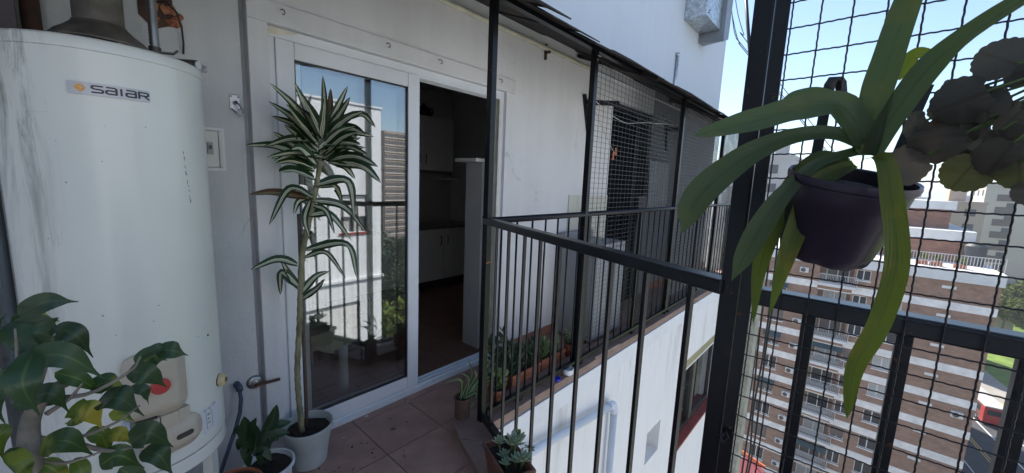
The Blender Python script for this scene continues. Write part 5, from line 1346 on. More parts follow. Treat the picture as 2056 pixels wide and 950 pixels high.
for (x, y) in ((1.055, 2.345), (.70, 2.345), (1.055, 2.915), (.70, 2.915)):
    part('leg', MB().lathe([(.026, 0), (.031, .02), (.026, .045), (.029, .06), (.027, .25), (.030, .40), (.026, .415), (.030, .43), (.026, .444)], (x, y, 0), 18), MT['pvc'], tb, smooth=True)
so_ = thing('wood_stool', 'dark wooden stool under the low table behind the glass', 'stool', (1.2, 2.75, 0))
part('seat', MB().box(1.13, 1.40, 2.70, 2.98, .36, .385), MT['dark_wood'], so_, bevel=.004)
for (x, y) in ((1.15, 2.72), (1.38, 2.72), (1.15, 2.96), (1.38, 2.96)):
    part('leg', MB().box(x - .016, x + .016, y - .016, y + .016, 0, .36), MT['dark_wood'], so_)
part('stretcher', MB().box(1.166, 1.364, 2.71, 2.73, .10, .13), MT['dark_wood'], so_)
part('stretcher', MB().box(1.14, 1.16, 2.736, 2.944, .14, .17), MT['dark_wood'], so_)

# ================================================================== NEIGHBOUR'S STRETCH OF BALCONY
nb = thing('neighbour_room', 'dark room behind the doorway inside the wire cage', 'room', (4.3, 3.2, 0))
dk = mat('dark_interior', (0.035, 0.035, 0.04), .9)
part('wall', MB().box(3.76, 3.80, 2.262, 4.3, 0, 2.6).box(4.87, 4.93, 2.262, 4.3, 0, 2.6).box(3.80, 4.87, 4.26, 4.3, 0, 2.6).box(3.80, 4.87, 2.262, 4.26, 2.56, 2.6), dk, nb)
part('floor', MB().box(3.80, 4.87, 2.0, 4.26, -.012, -.004), MT['grout'], nb)
part('door_frame', MB().box(NX0, NX0 + .04, 2.10, 2.2, 0, NZ).box(NX1 - .04, NX1, 2.10, 2.2, 0, NZ).box(NX0 + .04, NX1 - .04, 2.10, 2.2, NZ - .05, NZ), MT['alu'], nb)
ap = thing('laundry_machine', 'grey box-shaped laundry machine standing behind the cage wires', 'appliance', (3.2, 1.83, 0))
part('cabinet', MB().box(2.93, 3.48, 1.64, 2.035, .03, .86), MT['appliance'], ap, bevel=.006)
part('lid', MB().box(2.93, 3.48, 1.64, 2.035, .861, .895), MT['appliance'], ap, bevel=.006)
part('control_strip', MB().box(2.95, 3.46, 1.98, 2.035, .896, .97), MT['appliance'], ap, bevel=.004)
for x, y in ((2.97, 1.68), (3.44, 1.68), (2.97, 2.0), (3.44, 2.0)):
    part('foot', MB().lathe([(.001, 0), (.018, 0), (.018, .03), (.001, .03)], (x, y, 0), 10), MT['iron_black'], ap)
cg = sheet(4.62, 5.20, 1.12, 1.72, 1.93, 18, 12, 0)
cg.v = [(x + .05 * math.sin(z * 6) * (1.72 - z), y + .025 * math.sin(x * 26), z) for x, y, z in cg.v]
solo('hanging_towel', cg, MT['cloth_grey'], 'pale towel hanging from the line behind the cage wires', 'towel', smooth=True)
cg = sheet(4.36, 4.60, .55, 1.30, 1.95, 10, 12, 0)
cg.v = [(x + .03 * math.sin(z * 7), y + .02 * math.sin(x * 40 + z), z) for x, y, z in cg.v]
solo('hanging_shirt', cg, mat('dim_shirt', (.20, .19, .21), .95), 'dim grey shirt hanging in front of the dark doorway behind the cage', 'shirt', smooth=True)
for k, (x, lb) in enumerate(((3.28, 'black steel wall bracket left of the first cage post'), (5.30, 'black steel wall bracket behind the cage wires'))):
    br = thing('wall_bracket', lb, 'bracket', (x, 2.05, 1.9), 'black wall brackets')
    part('plate', MB().bar((x + .055, 2.045, 1.905), (x - .055, 2.045, 2.245), .028, .028, up=(0, 1, 0)), MT['black'], br)
    part('arm', MB().bar((x - .03, 2.03, 2.175), (x + .22, 1.83, 2.183), .022, .045), MT['black'], br)
cl = thing('clothes_line', 'pale cord strung from the first cage post towards the wall bracket', 'cord', (3.0, 1.5, 2.1))
part('cord', MB().tube(catmull([(2.40, 1.433, 2.25), (2.46, 1.50, 2.10), (2.62, 1.56, 2.03), (3.2, 1.62, 1.96), (3.7, 1.62, 2.02), (5.0, 1.6, 2.15)], 30), .0028, 6), MT['rope'], cl, smooth=True)
part('cord', MB().tube(catmull([(2.39, 1.430, 2.27), (2.43, 1.430, 2.27), (2.425, 1.48, 2.27), (2.47, 1.52, 2.15), (2.60, 1.56, 1.98), (2.95, 1.58, 1.72), (3.02, 1.58, 1.68)], 24), .0024, 6), MT['rope'], cl, smooth=True)
for k, p in enumerate(((2.50, 1.53, 1.80), (3.00, 1.585, 1.66), (3.04, 1.585, 1.70))):
    pg = MB().bar((p[0] - .008, p[1], p[2] + .025), (p[0] + .006, p[1], p[2] - .032), .009, .007).bar((p[0] + .010, p[1] + .006, p[2] + .022), (p[0] - .002, p[1] + .006, p[2] - .035), .009, .006)
    solo('clothes_peg', pg, MT['orange_item'], ('orange clothes peg on the cord nearest the first cage post', 'orange clothes peg at the lower end of the cord', 'second orange clothes peg at the lower end of the cord')[k], 'clothes peg', 'orange clothes pegs')

# ================================================================== ON THE FACADE AND THE UPPER WALL
dpp = thing('drain_pipe', 'pale blue-white plastic drain pipe sloping across the facade below the ledge', 'pipe', (2.3, 1.36, -1))
PY_ = 1.352
a_, b_ = at(1000, 946, 1, PY_), at(1226, 815, 1, PY_)
a0_ = a_ + (a_ - b_) * .6
pvb = mat('pale_blue_pvc', (0.55, 0.61, 0.70), .4, var=.05, vscale=4)
part('pipe', MB().tube([a0_, b_], .029, 20), pvb, dpp, smooth=True)
e1 = b_ + Vector((.05, 0, -.02)); e2 = b_ + Vector((.075, 0, -.09))
part('elbow', MB().tube(catmull([b_ + (a_ - b_).normalized() * .04, b_ + Vector((.02, 0, 0)), e1, e2], 10), .034, 20), pvb, dpp, smooth=True)
part('pipe', MB().tube([e2 + up * .01, Vector((e2.x, PY_, -6))], .029, 20), pvb, dpp, smooth=True)
for z in (-1.6, -3.2):
    part('clip', MB().lathe([(.030, z), (.033, z), (.033, z + .03), (.030, z + .03)], (e2.x, PY_, 0), 20), MT['steel'], dpp)
vd = thing('vent_duct', 'galvanised sheet metal vent duct projecting from the top of the white wall', 'duct', (6.0, 1.95, 3.6))
part('hood', MB().box(5.56, 6.18, 1.78, 2.057, 3.62, 4.9), MT['galv'], vd, bevel=.004)
part('side_panel', MB().add([(6.19, 2.05, 3.50), (6.19, 1.72, 3.46), (6.34, 1.70, 3.52), (6.50, 1.72, 4.9), (6.19, 1.72, 4.9), (6.19, 2.05, 4.9), (6.5, 2.05, 4.9), (6.42, 2.05, 3.52)],
     [(0, 1, 2, 7), (1, 4, 3, 2), (0, 5, 4, 1), (2, 3, 6, 7), (0, 7, 6, 5), (3, 4, 5, 6)]), mat('shaded_grey_sheet', (.30, .32, .34), .5, .6, var=.1, vscale=5), vd)  # side of the duct in a darker grey, its shade put into the colour
for z in (3.66, 3.70):
    part('rivet', MB().lathe([(.012, 0), (.010, .006), (.001, .008)], (5.62 + (z - 3.66), 1.775, z), 8), MT['iron'], vd)
cd = thing('conduit_pipe', 'thin grey conduit rising on the white wall above the roof', 'pipe', (5.4, 2.04, 2.5))
part('pipe', MB().tube([(5.40, 2.035, 2.50), (5.40, 2.035, 3.12)], .018, 10), MT['galv'], cd, smooth=True)
part('cap', MB().tube([(5.40, 2.035, 3.12), (5.40, 2.035, 3.16)], .026, 10), MT['galv'], cd, smooth=True)
for k, pts in enumerate((((1462, -20), (1472, 40), (1484, 85), (1508, 118)), ((1468, -20), (1470, 30), (1478, 75), (1504, 108)), ((1474, -20), (1482, 30), (1494, 70), (1506, 92)))):
    P = [at(x, y, 0, 7.62 + .1 * k) for x, y in pts]
    solo('hanging_cable', MB().tube(catmull(P + [P[-1] + Vector((2, -1.5, -2))], 20), .006, 6), MT['black_cable'], ('thin black cable hanging at the white wall corner, lowest of three', 'thin black cable hanging at the white wall corner, middle of three', 'thin black cable hanging at the white wall corner, right of three')[k], 'cable', 'cables at the wall corner', smooth=True)
solo('roof_mast', MB().tube([at(1496, -30, 0, 8.0), at(1506, 115, 0, 8.0), at(1500, 330, 0, 8.0)], .028, 10), MT['iron_black'], 'dark mast rising at the corner beside the mesh post', 'mast', smooth=True)
# bundle of cables running down the building corner
random.seed(61)
for k in range(4):
    pts = [Vector((8.02 + .04 * k, 1.12 - .045 * k, 1.2))]
    z = 1.2
    while z > -22:
        z -= random.uniform(.7, 1.5); pts.append(Vector((8.02 + .04 * k + random.uniform(-.03, .03), 1.12 - .045 * k + random.uniform(-.045, .045), z)))
    solo('cable', MB().tube(catmull(pts, len(pts) * 5), .016 if k else .026, 6), MT['black_cable'],
         ('thickest black cable running down the building corner', 'black cable second from the building corner', 'black cable third from the building corner', 'outermost black cable at the building corner')[k], 'cable', 'cables down the corner', smooth=True)

# ================================================================== GROUND AND STREET
MT['ground'] = mat('pale_paving', (0.20, 0.19, 0.175), .9, var=.3, vscale=.05)
MT['asphalt'] = mat('asphalt', (0.055, 0.055, 0.06), .85, var=.2, vscale=.6, bump=.2, bscale=30)
MT['lawn'] = mat('lawn', (0.13, 0.20, 0.03), .9, var=.3, vscale=.4)
MT['pave'] = mat('pavement', (0.30, 0.275, 0.24), .9, var=.15, vscale=.8)
MT['paint_w'] = mat('white_road_paint', (0.70, 0.70, 0.68), .7)
MT['paint_y'] = mat('yellow_road_paint', (0.55, 0.38, 0.06), .7)
struct('ground', MB().box(-3000, 5000, -4000, 4000, ZG - .5, ZG), MT['ground'])
RO = Vector((84, -15.9, 0)); RDIR = Vector((.9823, .1873, 0)); RN = Vector((.1873, -.9823, 0))   # RN points away from the brick building
def strip(o0, o1, s0, s1, z0, z1):
    q = [RO + RDIR * s + RN * o for s, o in ((s0, o0), (s1, o0), (s1, o1), (s0, o1))]
    return MB().prism([(p.x, p.y) for p in q], z0, z1)
struct('road', strip(-6.2, 8.5, -150, 330, ZG, ZG + .004), MT['asphalt'])
struct('pavement', strip(8.5, 13.5, -150, 330, ZG, ZG + .13), MT['pave'])
struct('pavement', strip(-9.4, -6.2, -150, 330, ZG, ZG + .13), MT['pave'])
struct('lawn', strip(13.5, 70, -60, 250, ZG, ZG + .10), MT['lawn'])
for o, m_, lb in ((-.22, 'paint_y', 'left'), (.12, 'paint_y', 'right')):
    struct('road_marking', strip(o, o + .14, -150, 330, ZG + .006, ZG + .009), MT[m_])
struct('road_marking', strip(2.95, 3.13, -150, 330, ZG + .006, ZG + .009), MT['paint_w'])
struct('road_marking', strip(5.9, 6.02, -150, 330, ZG + .006, ZG + .009), MT['paint_w'])
struct('road_marking', strip(-3.1, -2.98, -150, 330, ZG + .006, ZG + .009), MT['paint_w'])

# ================================================================== BRICK BUILDING OPPOSITE
MT['brick'] = brick_far('far_brickwork', (0.33, 0.190, 0.125), (0.255, 0.152, 0.105), (0.29, 0.215, 0.17))
MT['brick_red'] = brick_far('far_red_brickwork', (0.33, 0.15, 0.10), (0.27, 0.125, 0.085), (0.26, 0.19, 0.15))
MT['band'] = mat('concrete_band', (0.78, 0.75, 0.71), .9, var=.15, vscale=1.2)
MT['bwhite'] = mat('white_terrace_paint', (0.68, 0.67, 0.65), .8, var=.1, vscale=.8)
MT['dark_glass'] = mat('dark_window_pane', (0.02, 0.022, 0.026), .12, spec=.5)
MT['curtain'] = mat('curtained_window', (0.42, 0.42, 0.40), .8, var=.3, vscale=6, stretch=(1, 6, .2))
MT['shutter'] = mat('brown_roller_shutter', (0.13, 0.105, 0.095), .7, var=.15, vscale=3)
MT['awning'] = mat('dark_teal_awning', (0.045, 0.085, 0.095), .8)
MT['ac'] = mat('white_ac_unit', (0.62, 0.62, 0.60), .5)
MT['white_metal'] = mat('white_railing_paint', (0.62, 0.60, 0.58), .5)
XB = 52.0
bb = thing('brick_building', 'long brown brick apartment block with pale concrete bands and white-railed balconies', 'building', (XB, -1, ZG))
YL, YR = 7.9, -9.75
tops = [-7.83 - 2.88 * k for k in range(9)]
ceil_ = [-5.9] + [t - .72 for t in tops[:-1]]
def holes_y(mb, y0, y1, z0, z1, x0, x1, holes):
    ys = sorted({y0, y1, *[h[0] for h in holes], *[h[1] for h in holes]}); zs = sorted({z0, z1, *[h[2] for h in holes], *[h[3] for h in holes]})
    for i in range(len(ys) - 1):
        for k in range(len(zs) - 1):
            cy, cz = (ys[i] + ys[i + 1]) / 2, (zs[k] + zs[k + 1]) / 2
            if not any(h[0] < cy < h[1] and h[2] < cz < h[3] for h in holes): mb.box(x0, x1, ys[i], ys[i + 1], zs[k], zs[k + 1])
    return mb
holes = []; WINS = []; BALS = []
for k in range(9):
    zc, zf = ceil_[k], tops[k]
    wz0, wz1 = zf + .55, zc - .12
    for (y1, y0) in ((6.55, 5.05), (-.45, -1.55), (-2.72, -4.05)):
        WINS.append((k, y0, y1, wz0 + (.2 if y1 < 0 else 0), wz1)); holes.append((y0, y1, wz0 + (.2 if y1 < 0 else 0), wz1))
    BALS.append((k, -.30, 2.45, zf, zc)); holes.append((-.30, 2.45, zf, zc))
part('wall', holes_y(MB(), YR, YL, ZG, -5.9, XB, XB + .3, holes), MT['brick'], bb)
part('core', MB().box(XB + 1.6, XB + 42, YR + .01, YL - .01, ZG, -5.0), MT['brick'], bb)
part('side_wall', MB().box(XB + .3, XB + 1.6, YR, YR + .3, ZG, -5.9).box(XB + .3, XB + 1.6, YL - .3, YL, ZG, -5.9), MT['brick'], bb)
part('cornice', MB().box(XB - .25, XB + 1.7, YR - .1, YL + .1, -5.9, -4.85), MT['bwhite'], bb)
for k, t in enumerate(tops):
    part('floor_band', MB().box(XB - .06, XB + .02, YR - .03, -.32, t - .72, t), MT['band'], bb)
    part('floor_band', MB().box(XB - .06, XB + .02, 2.47, YL + .03, t - .72, t), MT['band'], bb)
random.seed(71)
for (k, y0, y1, z0, z1) in WINS:
    w = link('window', None, bb, Vector((XB + .1, (y0 + y1) / 2, z0)) - bb.location)
    st = random.choice(['shutter', 'glass', 'glass', 'curtain']) if y1 > 0 else random.choice(['glass', 'glass', 'curtain', 'shutter'])
    fx = XB + .12
    part('frame', MB().box(fx, fx + .06, y0, y0 + .07, z0, z1).box(fx, fx + .06, y1 - .07, y1, z0, z1).box(fx, fx + .06, y0 + .07, y1 - .07, z0, z0 + .07).box(fx, fx + .06, y0 + .07, y1 - .07, z1 - .07, z1).box(fx, fx + .06, (y0 + y1) / 2 - .04, (y0 + y1) / 2 + .04, z0 + .07, z1 - .07), MT['bwhite'], w)
    part('pane', MB().box(fx + .07, fx + .10, y0 + .01, y1 - .01, z0 + .01, z1 - .01), MT['dark_glass' if st == 'glass' else st], w)
    if st == 'shutter': part('shutter', MB().box(fx - .05, fx - .03, y0 + .01, y1 - .01, z0 + random.choice([.0, .3]), z1), MT['shutter'], w)
    part('sill', MB().box(XB - .08, XB + .15, y0 - .06, y1 + .06, z0 - .10, z0 - .002), MT['band'], w)
    if y1 > 0 and k in (1, 3, 5): part('awning', MB().bar((XB - .35, y0 - .1, z1 - .16), (XB - .35, y1 + .1, z1 - .16), .75, .05, up=(-.5, 0, 1)), MT['awning'], w)
for (k, y0, y1, z0, z1) in BALS:
    b = link('balcony', None, bb, Vector((XB, 1.07, z0)) - bb.location)
    part('slab', MB().box(XB - .55, XB + 1.6, y0 - .35, y1, z0 - .30, z0), MT['bwhite'], b)
    part('back_wall', MB().box(XB + 1.45, XB + 1.6, y0, y1, z0, z1), MT['brick'], b)
    part('ceiling_beam', MB().box(XB + .02, XB + .28, y0, y1, z1 - .12, z1), MT['band'], b)
    part('side_wall', MB().box(XB + .3, XB + 1.44, y0 - .12, y0, z0, z1).box(XB + .3, XB + 1.44, y1, y1 + .12, z0, z1), MT['bwhite'] if k % 2 else MT['brick'], b)
    part('glass_door', MB().box(XB + 1.38, XB + 1.44, .1, 1.9, z0, z1 - .2), MT[('dark_glass', 'curtain', 'shutter', 'curtain', 'dark_glass')[k % 5]], b)
    part('door_frame', MB().box(XB + 1.33, XB + 1.38, .96, 1.04, z0, z1 - .2).box(XB + 1.33, XB + 1.38, 1.86, 1.94, z0, z1 - .2).box(XB + 1.33, XB + 1.38, .06, .14, z0, z1 - .2), MT['bwhite'], b)
    rm = MB().box(XB - .52, XB - .47, y0 - .33, y1 - .02, z0 + .93, z0 + .98).box(XB - .51, XB - .48, y0 - .33, y1 - .02, z0 + .08, z0 + .12)
    for i in range(24):
        y = y0 - .31 + i * (y1 - y0 + .28) / 23; rm.box(XB - .507, XB - .483, y - .012, y + .012, z0 + .12, z0 + .93)
    part('railing', rm, MT['white_metal'], b)
    part('end_panel', MB().box(XB - .52, XB + .28, y0 - .35, y0 - .31, z0 + .002, z0 + .95), MT['bwhite'], b)
    if k in (3, 7): part('awning', MB().bar((XB - .2, y0 - .1, z1 - .30), (XB - .2, y1 - .02, z1 - .30), .8, .05, up=(-.5, 0, 1)), MT['awning'], b)
fan_m = MB().lathe([(.001, 0), (.22, 0), (.22, .02), (.20, .02), (.20, .005), (.001, .005)], (0, 0, 0), 18)
fan_m.v = [(-z, x, y) for x, y, z in fan_m.v]
fan_me = fan_m.mesh('fan', MT['alu'])
for k in range(9):
    for (y, ok) in ((3.75, True), (3.0, k in (2, 3)), (-8.75, k == 4)):
        if not ok: continue
        z = tops[k] + (.75 if y > 0 else 1.1)
        ac = link('air_conditioner', None, bb, Vector((XB - .2, y, z)) - bb.location)
        part('case', MB().box(XB - .36, XB - .02, y - .38, y + .38, z, z + .55), MT['ac'], ac, bevel=.02)
        link('fan', fan_me, ac, (-.165, .08, .275))
    part('vent_sill', MB().box(XB - .05, XB + .02, -7.2, -6.32, ceil_[k] - .75, ceil_[k] - .50), MT['bwhite'], bb)
    if k % 2 == 0 and k: part('conduit', MB().box(XB - .07, XB - .01, 3.2, 3.3, tops[k] + .2, ceil_[k]), MT['bwhite'], bb)
# roof terrace
part('terrace_floor', MB().box(XB + 1.7, XB + 30, YR, YL, -5.0, -4.86), MT['band'], bb)
tr2 = MB().box(XB + .1, XB + .16, YR, YL, -3.60, -3.54)
for i in range(90):
    y = YR + .05 + i * (YL - YR - .1) / 89; tr2.box(XB + .11, XB + .15, y - .02, y + .02, -4.85, -3.6)
part('terrace_railing', tr2, MT['white_metal'], bb)
ph = part('penthouse', MB().box(58, 76, -8.5, 6.5, -4.9, -2.75), MT['brick_red'], bb)
part('parapet', MB().box(57.9, 76.1, -8.6, 6.6, -2.75, -1.75), MT['bwhite'], ph)
part('upper_floor', MB().box(61, 74, -7.05, 5.0, -1.8, .25), MT['brick_red'], ph)
part('roof_slab', MB().box(60.6, 74.4, -7.3, 5.3, .25, 1.12), MT['bwhite'], ph)
tank = part('water_tank', MB().lathe([(.001, -4.86), (.75, -4.86), (.75, -3.0), (.5, -2.75), (.001, -2.7)], (57.0, -8.6, 0), 20), mat('dark_tank', (.05, .055, .06), .6), bb)
MT['plant_far'] = mat('terrace_greenery', (0.09, 0.13, 0.03), .8, var=.5, vscale=5)
MT['foliage'] = mat('tree_foliage', (0.045, 0.075, 0.020), .75, var=.35, vscale=.35, trans=.25)
MT['foliage_y'] = mat('yellow_green_foliage', (0.13, 0.16, 0.022), .75, var=.3, vscale=.5, trans=.3)  # leaf colour of the yellow-green trees and terrace shrubs
MT['foliage_b'] = mat('brownish_foliage', (0.09, 0.075, 0.03), .8, var=.35, vscale=.4, trans=.2)
def crown_mesh(name, mat_, n, rx, rz, leaf, seed, lumps=9):
    rnd = random.Random(seed); m = MB()
    L = [(Vector((rnd.uniform(-.55, .55) * rx, rnd.uniform(-.55, .55) * rx, rnd.uniform(-.5, .55) * rz)), rnd.uniform(.35, .6)) for _ in range(lumps)] + [(Vector((0, 0, 0)), .75)]
    for i in range(n):
        c, r = L[i % len(L)]
        d = Vector((rnd.gauss(0, 1), rnd.gauss(0, 1), rnd.gauss(0, 1))).normalized() * (rnd.uniform(.35, 1.0) ** .5)
        p = c + Vector((d.x * r * rx, d.y * r * rx, d.z * r * rz))
        a_ = Vector((rnd.gauss(0, 1), rnd.gauss(0, 1), rnd.gauss(0, .6))).normalized(); b_ = a_.orthogonal().normalized()
        b_ = (b_ * math.cos(rnd.uniform(0, 6)) + a_.cross(b_) * math.sin(rnd.uniform(0, 6))).normalized()
        s = leaf * rnd.uniform(.5, 1.2)
        n0 = len(m.v); m.v += [tuple(p - a_ * s), tuple(p - b_ * s * .55), tuple(p + a_ * s), tuple(p + b_ * s * .55)]; m.f.append((n0, n0 + 1, n0 + 2, n0 + 3))
    return m.mesh(name, mat_)
def trunk_mesh(h, r, seed):
    rnd = random.Random(seed); m = MB()
    m.tube([(0, 0, 0), (rnd.uniform(-.1, .1), 0, h * .5), (rnd.uniform(-.2, .2), rnd.uniform(-.2, .2), h)], [r, r * .75, r * .5], 8)
    for k in range(5):
        a_ = k * 1.26 + rnd.uniform(-.3, .3)
        m.tube([(0, 0, h * .75), (math.cos(a_) * h * .2, math.sin(a_) * h * .2, h * 1.0), (math.cos(a_) * h * .38, math.sin(a_) * h * .38, h * 1.25)], [r * .5, r * .3, r * .1], 6)
    return m.mesh('trunk', MT['bark'])
cms = [crown_mesh('crown', MT['foliage'], 5000, 6.0, 6.0, .42, 1), crown_mesh('crown', MT['foliage_b'], 4200, 5.0, 4.6, .40, 2), crown_mesh('crown', MT['foliage_y'], 3800, 4.2, 3.6, .36, 3)]
tms = [trunk_mesh(9, .32, 1), trunk_mesh(8, .28, 2), trunk_mesh(5, .22, 3)]
def tree(x, y, kind, s, label, zs=None):
    t = thing('park_tree', label, 'tree', (x, y, ZG), 'trees in the park')
    tr = link('trunk', tms[kind], t); tr.scale = (s, s, s)
    c = link('crown', cms[kind], t, (0, 0, (12.5, 11, 7.0)[kind] * s)); c.scale = (s, s, s); c.rotation_euler[2] = random.uniform(0, 6)
for x, y, k, s, lb in ((172, -33.0, 0, 1.25, 'tall dark green tree behind the brick building edge'), (182, -39, 0, 1.25, 'tall dark tree deeper in the park'), (160, -32.0, 1, 1.3, 'brownish tree above the yellow-green tree in the park'), (146, -28.6, 2, 1.55, 'bright yellow-green tree just right of the brick building'),
                       (142, -31.8, 2, 1.3, 'yellow-green tree at the right edge over the lawn'), (195, -38, 0, 1.1, 'dark tree at the back of the park'), (178, -36.5, 1, 1.2, 'brownish tree at the back of the park'), (165, -37.5, 0, 1.0, 'rounded green tree at the right edge of the park')):
    tree(x, y, k, s, lb)
# plants on the brick building's terrace
for k, y in enumerate((-4.9, -5.8, -7.3, 4.3, 5.3)):
    t = thing('terrace_shrub', ('sunlit shrub on the brick block terrace just right of the hanging leaf', 'second sunlit shrub on the brick block terrace', 'sunlit shrub on the brick block terrace near its right end', 'shrub on the terrace left of the purple pot', 'leftmost shrub on the brick block terrace')[k], 'shrub', (53.2, y, -4.86), 'terrace shrubs')
    part('trough', MB().box(52.9, 53.5, y - .4, y + .4, -4.86, -4.5), MT['terra'], t)
    c = link('foliage', crown_mesh('foliage', MT['foliage_y'], 260, .42, .38, .10, 20 + k, 4), t, (0, 0, .75))
aw = thing('striped_awning', 'red and white awning on the roof terrace left of the hanging pot', 'awning', (55, 5.6, -4.86))
part('canopy', MB().bar((55.5, 6.9, -1.55), (55.5, 4.6, -1.55), 2.2, .06, up=(-.3, 0, 1)), MT['bwhite'], aw)
for k in range(2): part('stripe', MB().box(54.40, 54.44, 4.6, 6.9, -1.75 - .28 * k - .14, -1.75 - .28 * k), mat('red_stripe', (.50, .05, .04), .7), aw)
for y in (4.65, 6.85): part('pole', MB().tube([(54.45, y, -4.86), (54.45, y, -1.85)], .04, 8), MT['white_metal'], aw)

# ================================================================== VEHICLES
MT['bus_red'] = mat('red_bus_paint', (0.50, 0.03, 0.025), .3, coat=.5)
MT['bus_roof'] = mat('pale_bus_roof', (0.45, 0.45, 0.43), .5, var=.1, vscale=1)
MT['bus_side'] = mat('maroon_bus_side', (0.14, 0.06, 0.05), .4, coat=.3)
MT['tyre'] = mat('tyre_rubber', (0.015, 0.015, 0.015), .85)
MT['taxi_y'] = mat('taxi_yellow', (0.75, 0.48, 0.02), .35, coat=.5)
MT['car_black'] = mat('car_black_paint', (0.012, 0.012, 0.014), .2, coat=.6)
MT['car_white'] = mat('car_white_paint', (0.65, 0.65, 0.65), .3, coat=.5)
MT['lamp_red'] = mat('red_lamp', (0.5, 0.02, 0.02), .3)
MT['lamp_clear'] = mat('clear_lamp', (0.7, 0.7, 0.66), .2)
RA = math.atan2(RDIR.y, RDIR.x)
def lpart(name, mb, m_, parent, smooth=False, bevel=0):
    o = link(name, mb.mesh(name, m_, (0, 0, 0), smooth), parent)
    if bevel:
        b = o.modifiers.new('bevel', 'BEVEL'); b.width = bevel; b.segments = 3; b.limit_method = 'ANGLE'; b.angle_limit = RAD(40)
    return o
def wheel(parent, x, y, r, w):
    m = MB().lathe([(.001, -w / 2), (r * .9, -w / 2), (r, -w / 2 + .03), (r, w / 2 - .03), (r * .9, w / 2), (.001, w / 2)], (0, 0, 0), 18); m.v = [(a, c, b) for a, b, c in m.v]
    t = link('wheel', m.mesh('wheel', MT['tyre']), parent, (x, y, r))
    m = MB().lathe([(.001, -w / 2 - .01), (r * .55, -w / 2 - .01), (r * .55, w / 2 + .01), (.001, w / 2 + .01)], (0, 0, 0), 14); m.v = [(a, c, b) for a, b, c in m.v]
    link('rim', m.mesh('rim', MT['steel']), t)
bpos = RO + RDIR * 11.5 + RN * 4.6
bus = thing('city_bus', 'red city bus with a pale roof on the sunlit street beside the brick block', 'bus', (bpos.x, bpos.y, ZG + .004)); bus.rotation_euler[2] = RA
lpart('body', MB().box(-5, 5, -1.25, 1.25, .35, 1.5), MT['bus_side'], bus, bevel=.08)
lpart('upper_body', MB().box(-4.96, 4.96, -1.22, 1.22, 1.5, 2.85), MT['bus_side'], bus, bevel=.08)
lpart('roof', MB().box(-5, 5, -1.25, 1.25, 2.85, 3.05), MT['bus_roof'], bus, bevel=.08)
lpart('rear_panel', MB().box(-5.04, -4.0, -1.27, 1.27, .34, 2.84), MT['bus_red'], bus, bevel=.06)
for sgn in (-1, 1):
    for k in range(6): lpart('window', MB().box(-3.7 + k * 1.45, -2.45 + k * 1.45, sgn * 1.225 - .012, sgn * 1.225 + .012, 1.62, 2.5), MT['dark_glass'], bus)
    for x in (-3.0, 3.2): wheel(bus, x, sgn * 1.12, .48, .28)
lpart('rear_window', MB().box(-5.06, -5.03, -.95, .95, 1.7, 2.55), MT['dark_glass'], bus)
for y in (-.95, .95): lpart('tail_light', MB().box(-5.07, -5.03, y - .12, y + .12, .8, 1.15), MT['lamp_red'], bus)
def car(pos, rot, body, roofm, label, grp='cars on the street'):
    c = thing('parked_car', label, 'car', (pos.x, pos.y, ZG + .004), grp); c.rotation_euler[2] = rot
    m = MB(); sec = [(-2.1, .55, .72), (-2.0, .35, .85), (-1.2, .3, .92), (1.0, .3, .88), (1.9, .35, .75), (2.1, .5, .62)]
    for x, z0, z1 in sec: m.v += [(x, -.82, z0), (x, .82, z0), (x, .80, z1), (x, -.80, z1)]
    for i in range(5):
        for k in range(4): m.f.append((i * 4 + k, i * 4 + 4 + k, i * 4 + 4 + (k + 1) % 4, i * 4 + (k + 1) % 4))
    m.f += [(0, 1, 2, 3), (23, 22, 21, 20)]
    lpart('body', m, body, c, bevel=.05)
    m = MB(); m.v = [(-1.75, -.74, .9), (1.05, -.74, .88), (1.05, .74, .88), (-1.75, .74, .9), (-1.2, -.60, 1.42), (.35, -.60, 1.42), (.35, .60, 1.42), (-1.2, .60, 1.42)]
    m.f = [(0, 1, 5, 4), (1, 2, 6, 5), (2, 3, 7, 6), (3, 0, 4, 7), (0, 3, 2, 1), (4, 5, 6, 7)]
    lpart('window', m, MT['dark_glass'], c)
    lpart('roof', MB().box(-1.22, .37, -.62, .62, 1.42, 1.47), roofm, c, bevel=.03)
    for x in (-1.3, 1.3):
        for y in (-.74, .74): wheel(c, x, y, .31, .2)
    for y in (-.6, .6):
        lpart('tail_light', MB().box(-2.13, -2.08, y - .14, y + .14, .6, .74), MT['lamp_red'], c); lpart('headlight', MB().box(2.06, 2.12, y - .14, y + .14, .5, .62), MT['lamp_clear'], c)
car(RO + RDIR * 13.2 + RN * 7.4, RA, MT['car_black'], MT['taxi_y'], 'black taxi with a yellow roof beside the red bus')
car(RO + RDIR * 40 + RN * 7.2, RA, MT['car_black'], MT['car_black'], 'black car farther along the sunlit kerb')
# red canopy low at the left of the mesh
ca_ = thing('red_canopy', 'dull red canopy with an orange hem low between mesh post and brick block', 'canopy', (40, 9.5, ZG))
A, B = at(1537, 937, 0, 39.0), at(1466, 893, 0, 41.0)
part('sheet', MB().bar(A + Vector((-4, 0, -1.2)), B + Vector((-4, 0, .6)), 8, .06, up=(.15, 0, 1)), mat('maroon_canopy', (.22, .045, .055), .8), ca_)
part('hem', MB().bar(A + Vector((.05, 0, -.15)), B + Vector((.05, 0, .05)), .08, .30), mat('orange_hem', (.70, .17, .06), .7), ca_)
for P in (A, B): part('pole', MB().tube([(P.x - .3, P.y, ZG), (P.x - .3, P.y, P.z - .3)], .06, 8), MT['steel'], ca_)

